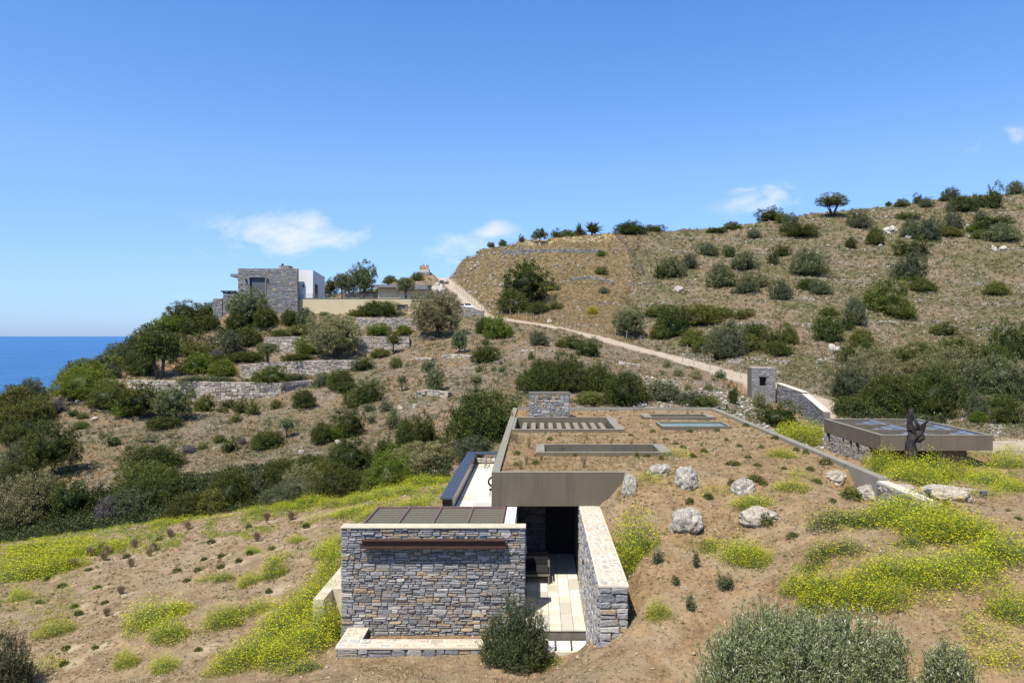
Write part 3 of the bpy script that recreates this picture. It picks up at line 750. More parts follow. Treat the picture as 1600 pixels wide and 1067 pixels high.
# pergola: frame and slats
fr = MB()
for k in range(5):
    x = -5.22 + k * 1.035
    fr.box(x - .035, x + .035, 21.07, 23.06, zt - .14, zt + .01)
fr.box(-5.255, -1.045, 23.06, 23.13, zt - .14, zt + .01); fr.box(-5.255, -1.045, 21.062, 21.10, zt - .13, zt - .004)
pf = vpart(fr.build('pergola_frame', M['mauve'], bevel=.006)); tag(pf, "mauve brown steel frame of the louvred roof")
for k in range(4):
    sl = MB(); x = -5.22 + k * 1.035
    y = 21.14
    while y < 23.04:
        b = len(sl.v)
        sl.box(x + .04, x + .995, y, y + .15, zt - .06, zt - .03)
        for i in (0, 1, 4, 5): # front edge lower: louvre tilt
            v = sl.v[b + i]; sl.v[b + i] = (v[0], v[1], v[2] - .015)
        y += .275
    o = sl.build('louvre_panel', M['slat'], pf)
# rusty channel beam on the front wall with brackets
bm_ = MB()
z1 = zt - .33
bm_.box(-5.12, -.93, 20.50, 20.53, z1 - .19, z1 - .02); bm_.box(-5.12, -.93, 20.42, 20.61, z1 - .02, z1); bm_.box(-5.12, -.93, 20.42, 20.61, z1 - .21, z1 - .19)
rb = vpart(bm_.build('channel_beam', M['rust'], bevel=.004)); tag(rb, "rust brown steel channel standing off the front wall")
MB().box(-5.12, -.93, 20.415, 20.61, z1 - .235, z1 - .213).build('bottom_flange', M['rust'], rb)
for k in range(5):
    x = -5.0 + k * 1.0
    MB().box(x - .04, x + .04, 20.54, 20.72, z1 - .17, z1 - .03).build('bracket', M['rust'], rb)
# planter wall
pc = MB().box(-5.50, .28, 19.42, 19.88, -9.5, -8.61).build('planter_wall', M['mortar'])
pc2 = MB().box(-5.53, -4.98, 19.88, 20.72, -9.5, -8.61).build('planter_wall', M['mortar'])
st = stone_face('planter_wall', (-5.53, 19.42, -9.5), (1, 0, 0), (0, -1, 0), 5.8, .89, M['stone'], None, rs, ch=(.08, .16), tonef=tone_main)
st2 = stone_face('planter_wall', (-5.53, 20.7, -9.5), (0, -1, 0), (-1, 0, 0), 1.3, .89, M['stone'], None, rs, ch=(.08, .16), tonef=tone_main)
pw = vpart(join_into(pc, [pc2, st, st2]))
def cope_face(name, O, U, Vv, W, H, gap=.02, parent=None, mort='mortar_pale', ch=(.14, .24), ln=(.15, .34)):
    return stone_face(name, O, U, (0, 0, 1), W, H, M['coping_stone'], parent, rs, ch=ch, ln=ln, gap=gap, depth=.012, Vd=Vv, jit=1.6)
cp1 = MB().box(-5.57, .30, 19.37, 19.90, -8.612, -8.56).build('planter_coping', M['mortar_pale'])
cp2 = MB().box(-5.57, -4.96, 19.903, 20.70, -8.612, -8.56).build('planter_coping', M['mortar_pale'])
cs = cope_face('c', (-5.56, 19.39, -8.56), (1, 0, 0), (0, 1, 0), 5.84, .50)
cs2 = cope_face('c', (-5.56, 19.91, -8.56), (1, 0, 0), (0, 1, 0), .58, .78)
vpart(join_into(cp1, [cp2, cs, cs2]))
# L-shaped cream coping left of the room
lc = MB().box(-6.83, -6.50, 21.4, 22.3, -9.8, -8.0).box(-6.83, -5.80, 22.302, 24.5, -9.8, -8.0).build('low_side_wall', M['cream'])
vpart(lc)
# terrace floor: pavers
def pavers(name, x0, x1, y0, y1, z, nx, ly, mat, parentf, joint=.006):
    mb = MB(); w = (x1 - x0) / nx
    for i in range(nx):
        y = y0
        while y < y1 - .02:
            l = min(rs.uniform(*ly), y1 - y)
            if y1 - y - l < .2: l = y1 - y
            mb.box(x0 + i * w + joint, x0 + (i + 1) * w - joint, y + joint, y + l - joint, z - .03, z, rs.random())
            y += l
    return parentf(mb.build(name, M['paving']))
vpart(MB().box(-.36, 1.40, 19.92, 27.2, zb, Z0 - .032).build('floor_slab', M['mortar']))
pavers('terrace_paving', -.36, 1.375, 19.88, 27.0, Z0, 5, (.5, 1.3), M['paving'], vpart)
pavers('side_paving', -3.0, -.365, 23.3, 27.0, Z0 - .003, 5, (.5, 1.3), M['paving'], vpart)
for k in range(4):
    x = -.35 + k * .44
    vpart(MB().box(x, x + .385, 19.25, 19.80, -8.75, -8.56).build('step_slab', M['white'], bevel=.01))
vpart(MB().box(-.38, 1.39, 19.2, 19.9, -9.0, -8.76).build('step_base', M['mortar']))
vpart(MB().box(-.37, 1.39, 19.17, 19.25, -8.76, -8.60).build('step_kerb', M['mortar_pale']))
# retaining wall right of the terrace
zw = -5.60
rc = MB().box(1.40, 2.02, 15.83, 27.3, -9.2, zw - .04).build('retaining_wall', M['mortar'])
r1 = stone_face('r', (1.40, 15.8, -9.2), (0, 1, 0), (-1, 0, 0), 7.7, 9.2 + zw - .04, M['stone'], None, rs, ch=(.06, .13), ln=(.16, .42), depth=.05, tonef=lambda r: min(1, tone_main(r) + .12))
r2 = stone_face('r', (1.38, 15.83, -8.0), (1, 0, 0), (0, -1, 0), .66, 8.0 + zw - .04, M['stone'], None, rs, ch=(.14, .24), ln=(.24, .5), depth=.05, tonef=tone_main)
r3 = stone_face('r', (2.02, 23.4, -7.6), (0, -1, 0), (1, 0, 0), 7.5, 7.6 + zw - .04, M['stone'], None, rs, tonef=tone_main)
rw_ = vpart(join_into(rc, [r1, r2, r3])); tag(rw_, "long retaining wall running from the roof toward the viewer")
rt = MB().box(1.37, 2.05, 15.80, 23.20, zw - .04, zw).build('retaining_coping', M['mortar_pale'])
rt2 = cope_face('c', (1.385, 15.82, zw), (1, 0, 0), (0, 1, 0), .65, 7.36, gap=.03, ch=(.10, .19), ln=(.10, .24))
cpp = vpart(join_into(rt, [rt2])); tag(cpp, "pale mosaic coping of flat stones in white mortar")
vpart(MB().tube([(1.30, 20.6, -6.6), (1.40, 20.6, -6.6)], .07, 12).build('wall_lamp', M['rust']))
# interior behind the opening
bc = MB().box(-1.4, 1.38, 27.0, 27.3, zb, zt).build('inner_wall', M['mortar'])
bs = stone_face('b', (-1.3, 26.98, Z0), (1, 0, 0), (0, -1, 0), 1.9, 2.7, M['stone_far'], None, rs, tonef=lambda r: r.uniform(0, .35))  # only dark tones: the interior shade is put into the stone colour
vpart(join_into(bc, [bs]))
vpart(MB().box(-1.46, -1.36, 23.5, 26.99, Z0, zt).build('light_block_wall', M['mortar']))  # unseen wall added to keep daylight from the deck out of the interior
vpart(MB().box(.30, 1.36, 26.85, 26.94, Z0, Z0 + 2.5).build('dark_doorway', M['cushion']))  # matte black sheet painting the shade in the door opening
# concrete roof edge
za, zc = -4.48, -5.61
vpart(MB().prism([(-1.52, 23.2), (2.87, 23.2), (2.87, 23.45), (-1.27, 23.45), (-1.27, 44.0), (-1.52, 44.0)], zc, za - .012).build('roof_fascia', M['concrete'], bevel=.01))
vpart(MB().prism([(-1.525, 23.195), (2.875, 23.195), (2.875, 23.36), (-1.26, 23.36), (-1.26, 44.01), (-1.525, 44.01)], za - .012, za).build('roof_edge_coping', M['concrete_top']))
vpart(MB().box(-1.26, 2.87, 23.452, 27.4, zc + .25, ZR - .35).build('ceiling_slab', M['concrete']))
vpart(MB().box(-1.4, -1.1, 27.3, 44.0, -9.6, zc).build('deck_side_wall', M['white']))
vpart(MB().box(-1.26, 10.8, 43.9, 44.1, -6.5, za + .02).build('rear_parapet', M['concrete_top']))
o = vpart(MB().box(10.8, 11.1, 22.3, 44.1, -9.0, za).build('right_parapet', M['concrete_top'], bevel=.01))
o = vpart(MB().box(10.76, 11.10, 19.6, 22.28, -8.0, za - .10).build('right_stone_wall', M['mortar_pale']))
o2 = stone_face('s', (10.76, 19.6, -6.6), (0, 1, 0), (-1, 0, 0), 2.7, 2.0, M['stone'], None, rs, ch=(.07, .14), ln=(.2, .5))
vpart(join_into(o, [o2]))
# skylights
def frame(name, x0, x1, y0, y1, wl, wr, wf, wbk, z, depth):
    mb = MB()
    mb.box(x0, x1, y1 - wbk, y1, z - depth, z); mb.box(x0, x1, y0, y0 + wf, z - depth, z)
    mb.box(x0, x0 + wl, y0 + wf, y1 - wbk, z - depth, z); mb.box(x1 - wr, x1, y0 + wf, y1 - wbk, z - depth, z)
    o = mb.build(name, M['concrete'])
    mt_ = MB(); e_ = .004
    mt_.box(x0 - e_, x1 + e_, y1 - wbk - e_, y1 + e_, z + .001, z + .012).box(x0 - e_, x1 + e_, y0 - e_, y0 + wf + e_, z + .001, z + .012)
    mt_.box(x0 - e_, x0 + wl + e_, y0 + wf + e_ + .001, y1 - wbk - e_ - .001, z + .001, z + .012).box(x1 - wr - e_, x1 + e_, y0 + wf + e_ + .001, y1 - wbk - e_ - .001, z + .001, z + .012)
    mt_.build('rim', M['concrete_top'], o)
    return o
s1 = vpart(frame('slotted_skylight', -1.24, 4.2, 33.75, 38.85, .12, .45, .2, .12, za, .9))
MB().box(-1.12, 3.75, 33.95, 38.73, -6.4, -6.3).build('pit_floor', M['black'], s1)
for k in range(10):
    x = -.80 + k * .455
    MB().box(x, x + .24, 33.95, 38.73, -4.92, -4.76).build('cross_beam', M['concrete_top'], s1)
s2 = vpart(frame('long_skylight', -.05, 5.2, 27.1, 29.2, .32, .45, .15, .12, za, 1.0))
MB().box(.27, 4.75, 27.25, 29.08, -6.4, -6.3).build('pit_floor', M['shutter'], s2)
s3 = vpart(frame('right_skylight', 5.9, 9.85, 38.85, 40.4, .45, .4, .12, .12, za, 1.0))
MB().box(6.35, 9.45, 38.97, 40.28, -6.0, -5.9).build('pit_floor', M['shutter'], s3)
s4 = vpart(frame('glazed_skylight', 6.15, 9.6, 34.75, 36.7, .10, .10, .10, .10, za + .02, .5))
MB().box(6.25, 9.5, 34.85, 36.6, -4.62, -4.55).build('glass_pane', M['glass'], s4)
# chimney
chx0, chx1, chy0, chy1 = -.47, 1.76, 39.4, 40.1
def chclip(u, v): return v > 1.02 and v < 1.26 and any(abs(u - c) < .09 for c in (.65, 1.12, 1.57))
ck = MB()
ck.box(chx0, chx1, chy0, chy1, -4.9, -3.55)
xs_ = [chx0, .06, .29, .54, .77, .99, 1.22, chx1]
for i in range(0, 7, 2): ck.box(xs_[i], xs_[i + 1], chy0, chy1, -3.548, -3.30)
ck.box(chx0 - .03, chx1 + .03, chy0 - .03, chy1 + .03, -3.298, -3.16)
chm = ck.build('chimney', M['mortar'])
c1 = stone_face('c', (chx0, chy0, -4.7), (1, 0, 0), (0, -1, 0), chx1 - chx0, 1.14, M['stone'], None, rs, ch=(.08, .16), ln=(.18, .45), tonef=lambda r: min(1, tone_main(r) + .1))
cx_ = [stone_face('c', (xs_[i], chy0, -3.56), (1, 0, 0), (0, -1, 0), xs_[i + 1] - xs_[i], .26, M['stone'], None, rs, ch=(.10, .14), ln=(.18, .4), depth=.04, tonef=tone_main) for i in range(0, 7, 2)]
c2 = stone_face('c', (chx1, chy0, -4.7), (0, 1, 0), (1, 0, 0), .7, 1.40, M['stone'], None, rs, tonef=tone_main)
vpart(join_into(chm, [c1, c2] + cx_))
# deck, dark parapet with wide metal cap
pavers('pool_deck', -4.0, -1.40, 24.0, 45.8, Z0, 3, (.8, 1.6), M['paving'], vpart)
vpart(MB().box(-4.0, -1.40, 24.0, 45.8, -9.6, Z0 - .032).build('deck_slab', M['white']))
zp = -7.60
pp = vpart(MB().box(-4.5, -4.02, 33.3, 46.2, -9.9, zp - .10).box(-4.02, -1.5, 45.85, 46.2, -9.6, zp - .35).build('deck_parapet', M['black']))
vpart(MB().prism([(-4.60, 33.15), (-4.0, 33.15), (-4.0, 45.7), (-1.3, 45.7), (-1.3, 46.35), (-4.60, 46.35)], zp - .10, zp).build('parapet_cap', M['blue_metal'], bevel=.012))
q1 = MB().box(-3.98, -1.45, 45.70, 45.84, Z0, zp - .36).build('deck_end_wall', M['mortar'])
q2 = stone_face('s', (-3.98, 45.69, Z0 + .1), (1, 0, 0), (0, -1, 0), 2.5, .30, M['rubble'], None, rs)
vpart(join_into(q1, [q2]))
for i, x in enumerate((-3.3, -2.7)):
    mb = MB(); mb.tube([(x, 45.2, Z0), (x, 45.2, Z0 + .55), (x, 44.9, Z0 + .75), (x, 44.4, Z0 + .72), (x, 44.2, Z0 + .3), (x, 44.2, Z0)], .035, 6)
    hr = vpart(mb.build('ladder_rail', M['steel'], smooth=True))
# curved low garden kerb at the left of the deck
kb = MB()
pts = [hit(697, 740), hit(660, 741), hit(645, 745), hit(637, 752)]
for (a, b) in zip(pts[:-1], pts[1:]):
    d = Vector((b[0] - a[0], b[1] - a[1], 0)).normalized(); n = Vector((-d.y, d.x, 0)) * .12
    kb.prism([(a[0] - n.x, a[1] - n.y), (b[0] - n.x, b[1] - n.y), (b[0] + n.x, b[1] + n.y), (a[0] + n.x, a[1] + n.y)], min(a[2], b[2]) - .6, [a[2] + .25, b[2] + .25, b[2] + .25, a[2] + .25])
kbo = kb.build('garden_kerb', M['cream']); tag(kbo, "low pale kerb at the field edge left of the dark parapet", "kerb")

# ring chair on the deck and dark bench in the shade
ch = empty('ring_chair', (-2.25, 36.4, Z0)); tag(ch, "black ring-backed chair on the white deck behind the concrete roof edge", "chair")
mb = MB(); mb.tube([(.29 * math.cos(t), .02 * math.sin(t), .78 + .24 * math.sin(t)) for t in np.linspace(0, 2 * math.pi, 22)], .055, 8, cap=False); mb.build('backrest', M['rubber'], ch, smooth=True)
mb = MB(); mb.prism([(.26 * math.cos(t), -.2 + .26 * math.sin(t)) for t in np.linspace(0, 2 * math.pi, 17)[:-1]], .40, .45); mb.build('seat', M['rubber'], ch)
for (a, b) in ((-.2, -.35), (.2, -.35), (-.18, .02), (.18, .02)):
    MB().tube([(a * 1.2, b * 1.1, 0), (a * .9, b, .41)], .014, 6).build('leg', M['steel'], ch)
be = empty('lounge_chair', (-.05, 23.9, Z0)); tag(be, "dark cushioned wooden lounge chair in the shade of the covered terrace", "chair")
MB().box(-.45, .42, -.35, .35, .34, .46).build('cushion', M['cushion'], be, bevel=.03)
MB().box(-.45, .42, .28, .42, .46, .92).build('backrest', M['cushion'], be, bevel=.03)
MB().box(-.47, .46, -.38, .40, .28, .335).build('seat_frame', M['wood'], be)
for (a, b) in ((-.42, -.33), (.42, -.33), (-.42, .35), (.42, .35)):
    MB().box(a - .025, a + .025, b - .025, b + .025, 0, .30 if b < 0 else .6).build('leg', M['wood'], be)
MB().box(.40, .46, -.36, .38, .58, .62).build('armrest', M['wood'], be)

# ------------------------------------------------------------------ carport with solar roof
cpx = empty('carport', (23.5, 46, -8.1)); tag(cpx, "flat taupe concrete carport with sloping solar panels set inside its roof frame", "carport")
cpx_inv = Matrix.Translation((-23.5, -46, 8.1))
def cpart(o): o.parent = cpx; o.matrix_parent_inverse = cpx_inv; return o
A, B_, D_, E_ = (20.75, 42.6), (27.5, 42.6), (27.9, 50.8), (20.6, 50.8)
zt2, zl = -6.0, -6.93
def ring(name, x0, x1, y0, y1, t, z0, z1, mat, bevel=0):
    mb = MB(); mb.box(x0, x1, y0, y0 + t, z0, z1); mb.box(x0, x1, y1 - t, y1, z0, z1); mb.box(x0, x0 + t, y0 + t + .001, y1 - t - .001, z0, z1); mb.box(x1 - t, x1, y0 + t + .001, y1 - t - .001, z0, z1)
    return mb.build(name, mat, None)
cx0, cx1, cy0, cy1 = 20.75, 27.55, 42.6, 51.0
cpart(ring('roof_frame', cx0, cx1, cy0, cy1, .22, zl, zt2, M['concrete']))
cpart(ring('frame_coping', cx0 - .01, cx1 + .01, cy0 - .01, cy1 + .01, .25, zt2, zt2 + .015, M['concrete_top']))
xm = (cx0 + cx1) / 2 + .1
cpart(MB().box(xm - .1, xm + .1, cy0 + .23, cy1 - .23, zl + .2, zt2 - .02).build('cross_beam', M['concrete']))
for k in (1, 2):
    y = cy0 + k * (cy1 - cy0) / 3
    cpart(MB().box(cx0 + .23, xm - .11, y - .09, y + .09, zl + .2, zt2 - .04).box(xm + .11, cx1 - .23, y - .09, y + .09, zl + .2, zt2 - .04).build('cross_beam', M['concrete']))
cpart(MB().box(cx0 + .23, cx1 - .23, cy0 + .23, cy1 - .23, zl + .0, zl + .025).build('ceiling_slab', M['concrete']))
for i, (xa, xb) in enumerate(((cx0 + .3, xm - .15), (xm + .15, cx1 - .3))):
    for k in range(3):
        ya = cy0 + k * (cy1 - cy0) / 3 + .25; yb = ya + (cy1 - cy0) / 3 - .45
        # wedge: panel rises to the right-rear
        mb = MB(); b = 0
        mb.v = [(xa, ya, zt2 - .88), (xb, ya, zt2 - .04), (xb, yb, zt2 - .03), (xa, yb, zt2 - .80)]
        mb.v += [(x, y, z - .06) for (x, y, z) in mb.v]
        mb.f = [(0, 1, 2, 3), (7, 6, 5, 4), (0, 4, 5, 1), (1, 5, 6, 2), (2, 6, 7, 3), (3, 7, 4, 0)]; mb.t = [.5] * 6
        cpart(mb.build('solar_panel', M['solar']))
# leaning stone piers under the left edge, taller pier at the front right
for k, (y0_, y1_) in enumerate(((50.6, 51.0), (47.95, 49.9), (46.85, 47.6), (45.95, 46.45), (44.1, 45.4))):
    hgt = -6.95 - .02 * k; n0 = .10 * (k % 3)
    lean = .06
    pr = MB(); zb_ = -9.2
    pr.v = [(20.74, y0_ - lean, zb_), (21.2, y0_ - lean, zb_), (21.2, y1_ + lean, zb_), (20.74, y1_ + lean, zb_), (20.78, y0_ + .05, hgt), (21.2, y0_ + .05, hgt), (21.2, y1_ - n0, hgt), (20.78, y1_ - n0, hgt)]
    pr.f = [(3, 2, 1, 0), (4, 5, 6, 7), (0, 1, 5, 4), (1, 2, 6, 5), (2, 3, 7, 6), (3, 0, 4, 7)]; pr.t = [.5] * 6
    a = pr.build('stone_pier', M['mortar'])
    b = stone_face('s', (20.75, y1_, -9.1), (0, -1, 0), (-1, 0, 0), y1_ - y0_, 9.1 - 6.97, M['stone'], None, rs, ch=(.08, .16), ln=(.18, .5), depth=.06, tonef=lambda r: r.choice([r.uniform(.05, .6), .95]))
    c = stone_face('s', (20.78, y0_ - .02, -9.1), (1, 0, 0), (0, -1, 0), .36, 1.9, M['stone'], None, rs, tonef=tone_main)
    cpart(join_into(a, [b, c]))
cpart(MB().box(24.6, 26.4, 43.3, 43.9, -9.0, zl).build('front_pier', M['concrete']))
cpart(MB().box(20.97, 21.3, 42.75, 43.1, -9.0, zl).build('front_pier', M['black']))
cpart(MB().box(21.6, 27.4, 50.2, 50.5, -9.0, zl).build('back_wall', M['mortar']))
cpart(MB().box(21.55, 21.7, 43.2, 50.1, -9.0, zl).build('shade_backing', M['black']))  # black sheet added behind the piers so their gaps look shaded
cpart(MB().box(21.4, 27.5, 43.0, 50.1, -9.0, -8.12).build('parking_slab', M['mortar_pale']))

# dead tree trunk in front of the carport
dtx, dty, dtz = hit(1426, 716, 28, 40)
dtx, dty = (1426 - VX) * 32 / F, 32.0; dtz = ground_z(dtx, dty)
dt = empty('dead_tree', (dtx, dty, dtz)); tag(dt, "gnarled black dead tree trunk with two stubby limbs in front of the carport", "tree")
s_ = 32 / F
def dp(px, py, dy=0): return ((px - 1426) * s_, dy, (VY - py) * s_ - dtz)
mb = MB()
mb.tube([dp(1423, 722), dp(1423, 705), dp(1422, 692), dp(1425, 682), dp(1426, 672, .05), dp(1423, 662, .05), dp(1422, 652, 0), dp(1421, 645, -.05), dp(1422, 639, -.05)], [.30, .25, .20, .21, .19, .14, .12, .13, .07], 12)
mb.tube([dp(1430, 686), dp(1437, 678), dp(1441, 672), dp(1441, 663, -.1), dp(1447, 656, -.15), dp(1454, 650, -.2)], [.13, .12, .10, .07, .055, .02], 10)
mb.tube([dp(1438, 672, .05), dp(1434, 662, .1), dp(1429, 652, .15), dp(1428, 647, .15)], [.10, .07, .055, .02], 9)
mb.tube([dp(1433, 690), dp(1440, 684, -.05), dp(1443, 680, -.08)], [.13, .11, .06], 9)
o = mb.build('trunk', M['dead'], dt, smooth=True)
v_ = o.data.vertices
for i in range(len(v_)):
    c = v_[i].co; k = .05 * math.sin(c.x * 23 + c.z * 9) + .04 * math.sin(c.z * 31 + c.y * 17)
    v_[i].co = (c.x + k, c.y + k * .6, c.z + .5 * k)

# ------------------------------------------------------------------ road wall, gate pillar
def wall_along(name, pts, thick, h, mat, core, ch, ln, label, cat='wall', group=None, cope=None, depth=.05, copeh=.08, tonef=None):
    """free wall following (x,y,ztop) points; stones on the side facing the viewer and on top"""
    parts = []; cores = MB(); cm_ = MB()
    for (a, b) in zip(pts[:-1], pts[1:]):
        a, b = Vector(a), Vector(b); d = Vector((b.x - a.x, b.y - a.y, 0)); L = d.length; d.normalize()
        n = Vector((d.y, -d.x, 0))
        if n.dot(Vector((a.x, a.y, 0))) > 0: n = -n      # toward the viewer
        bk = -n * thick
        P4 = [(a.x, a.y), (b.x, b.y), (b.x + bk.x, b.y + bk.y), (a.x + bk.x, a.y + bk.y)]
        zb0 = a.z - h; zb1 = b.z - h
        cores.prism(P4, [zb0, zb1, zb1, zb0], [a.z - .03, b.z - .03, b.z - .03, a.z - .03])
        lo = min(a.z, b.z) - h
        sl = (b.z - a.z) / max(L, 1e-3)
        # sloping: clip above the top line
        top = (lambda u, A=a.z - lo, sl=sl: A + sl * u - .02)
        O = Vector((a.x, a.y, lo)); U = d
        parts.append(stone_face(name, O, U, n, L, max(a.z, b.z) - lo, mat, None, rs, ch=ch, ln=ln, depth=depth, gap=.015, top=top, clipf=lambda u, v, A=a.z - lo, sl=sl: v < A + sl * u - h, tonef=tonef))
        if cope is not None:
            o2 = n * .05
            cm_.prism([(a.x + o2.x, a.y + o2.y), (b.x + o2.x, b.y + o2.y), (b.x + bk.x - o2.x, b.y + bk.y - o2.y), (a.x + bk.x - o2.x, a.y + bk.y - o2.y)], [a.z - .03, b.z - .03, b.z - .03, a.z - .03], [a.z - .03 + copeh, b.z - .03 + copeh, b.z - .03 + copeh, a.z - .03 + copeh])
        else:
            parts.append(stone_face(name, Vector((a.x, a.y, a.z - .03)), Vector((b.x - a.x, b.y - a.y, b.z - a.z)), (0, 0, 1), Vector((b.x - a.x, b.y - a.y, b.z - a.z)).length, thick, mat, None, rs, ch=ch, ln=ln, depth=.05, Vd=bk.normalized(), tonef=tonef))
    co = cores.build(name, core)
    o = join_into(co, parts)
    if label: tag(o, label, cat, group)
    if cope is not None: cm_.build('coping', cope, o)
    return o

gx, gy = (1193 - VX) * 78 / F, 78.0
gz = min(ground_z(gx - 1, gy), ground_z(gx + 1, gy)) - .2
gw, gh = 1.32, (VY - 575) * 78 / F
gp = empty('gate_pillar', (gx, gy, gz)); tag(gp, "tall square stone gate pillar pierced by a small window beside the dirt road", "pillar")
k = MB(); x0, x1, y0, y1 = -gw, gw, -.0, 1.6
T = gh - gz; wz0, wz1 = T - 1.98, T - .98; wx0, wx1 = -.42, .30
k.box(x0, wx0, y0, y1, 0, T); k.box(wx1, x1, y0, y1, 0, T); k.box(wx0, wx1, y0, y1, 0, wz0); k.box(wx0, wx1, y0, y1, wz1, T)
kk = k.build('shaft', M['mortar'], None)
f1 = stone_face('s', (x0, y0, 0), (1, 0, 0), (0, -1, 0), 2 * gw, T, M['stone'], None, rs, ch=(.08, .17), ln=(.2, .5), clipf=lambda u, v: wx0 - .1 < u + x0 < wx1 + .1 and wz0 - .02 < v < wz1 + .08, tonef=lambda r: min(1, r.uniform(.25, .75)))
f2 = stone_face('s', (x1, y0, 0), (0, 1, 0), (1, 0, 0), 1.6, T, M['stone'], None, rs, ch=(.1, .2), tonef=tone_main)
kk = join_into(kk, [f1, f2]); kk.parent = gp
MB().box(wx0 - .02, wx1 + .02, .75, .83, wz0, wz1).build('window_panel', M['rust'], gp)
MB().box(wx0 - .12, wx1 + .12, -.06, .3, wz1 + .002, wz1 + .08).build('lintel', M['wood'], gp)
MB().box(x0 - .03, x1 + .03, -.05, 1.65, T + .002, T + .05).build('top_slab', M['rubble'], gp)

rwpts = [WP(1214, 78.5, 599), WP(1254, 72.5, 613)]
rwpts2 = [WP(1254, 72.4, 616), WP(1268, 69, 627), WP(1284, 65, 641), WP(1287, 63.5, 643)]
w1 = wall_along('road_wall', rwpts, .55, 3.6, M['stone'], M['mortar'], (.07, .15), (.18, .45), "upper sloping grey stone wall running down from the gate pillar", cope=M['mortar_pale'], tonef=lambda r: r.uniform(0, .6))
w2 = wall_along('road_wall', rwpts2, .55, 4.2, M['stone'], M['mortar'], (.07, .15), (.18, .45), "lower steep grey stone wall with pale coping descending to the carport", cope=M['mortar_pale'], tonef=lambda r: r.uniform(0, .6))

# ------------------------------------------------------------------ terrace walls on the far hill
TL = ["lowest and longest pale stone terrace wall, below the olive tree pair", "second stone terrace wall from the bottom, under the small round olive",
      "third stone terrace wall from the bottom, behind the broad khaki olive bush", "topmost stone terrace wall just under the tan garden wall"]
for T, lb in zip(TERR, TL):
    wall_along('terrace_wall', T['P'], .6, T['h'], M['rubble'], M['mortar'], (.17, .30), (.32, .85), lb, group='stone terrace walls on the far hill', depth=.12)
DW = [([(652, 616), (668, 613), (700, 617)], 1.1, "small curved dry-stone wall above the big dark round tree"),
      ([(890, 433), (925, 433), (948, 436), (958, 441)], 1.2, "short dark dry-stone wall alone on the straw-coloured slope"),
      ([(690, 557), (715, 556), (735, 558)], .7, "low crumbled stone wall below the twin bright shrubs by the road"),
      ([(645, 560), (674, 561)], .6, "tiny low stone wall just right of the young green tree"),
      ([(815, 549), (862, 550)], .5, "thin low stone line left of the grey-green shrubs under the road"),
      ([(966, 566), (1000, 572)], .6, "low stone line below the road right of the round grey cushion plant"),
      ([(783, 389), (830, 388), (880, 388), (945, 388)], 1.9, "long dark dry-stone wall under the straw strip on the skyline")]
for pts, h, lb in DW:
    P = []
    for (px, py) in pts:
        x, y, z = hit(px, py + h * F / 110 * .5, 50); P.append((x, y, z + h * .6))
    dk_ = h in (1.2, 1.9)
    wall_along('dry_stone_wall', P, .5, h + .5, M['hstone'] if dk_ else M['rubble'], M['mortar'], (.16, .34), (.3, .8), lb, group='low dry-stone walls on the hills', depth=.16, tonef=(lambda r: r.uniform(0, .75)) if dk_ else None)
# ------------------------------------------------------------------ the house on the far hill
hx = (418 - VX) * 125 / F
far = empty('far_house', (hx, 125, 4.0)); tag(far, "stone and white flat-roofed house high on the far hill by the sea", "house")
far_inv = Matrix.Translation((-hx, -125, -4.0))
def hpart(o): o.parent = far; o.matrix_parent_inverse = far_inv; return o
k = 125 / F
def HX(px, Y=125): return (px - VX) * Y / F
def HZ(py, Y=125): return -(py - VY) * Y / F
X0, X1, ZT, ZB = HX(372), HX(465), HZ(419.5), 2.8
wx0, wx1, wz0, wz1 = HX(390.5), HX(414.5), HZ(463), HZ(433.5)
mb = MB(); y0, y1 = 125, 125.5
mb.box(X0, wx0, y0, y1, ZB, ZT); mb.box(wx1, X1, y0, y1, ZB, ZT); mb.box(wx0, wx1, y0, y1, ZB, wz0); mb.box(wx0, wx1, y0, y1, wz1, ZT)
c = mb.build('stone_block', M['mortar'])
f1 = stone_face('s', (X0, y0, ZB), (1, 0, 0), (0, -1, 0), X1 - X0, ZT - ZB, M['stone_far'], None, rs, ch=(.12, .24), ln=(.3, .8), depth=.07, clipf=lambda u, v: wx0 - .2 < u + X0 < wx1 + .2 and wz0 - .1 < v + ZB < wz1 + .12, tonef=lambda r: tone_main(r) * .95 + .05)
f2 = stone_face('s', (X1, y0, ZB), (0, 1, 0), (1, 0, 0), .5, ZT - ZB, M['stone_far'], None, rs, ch=(.12, .24), ln=(.3, .8), tonef=tone_main)
hpart(join_into(c, [f1, f2]))
hpart(MB().box(X0 + .05, X1 - 2.0, 125.7, 134, ZB, ZT - .3).build('rear_block', M['mortar_far']))
wf = MB().box(wx0 - .16, wx0, 124.88, 125.3, wz0 - .16, wz1 + .16).box(wx1, wx1 + .16, 124.88, 125.3, wz0 - .16, wz1 + .16).box(wx0, wx1, 124.88, 125.3, wz1, wz1 + .16).box(wx0, wx1, 124.88, 125.3, wz0 - .16, wz0)
wf = hpart(wf.build('window', M['slate']))
MB().box(wx0, wx1, 125.3, 125.38, wz0, wz1).build('shutter', M['shutter'], wf)
for px in (385.5, 418.5):
    hpart(MB().box(HX(px) - .09, HX(px) + .09, 124.7, 124.93, HZ(441), HZ(436)).build('wall_lamp', M['black']))
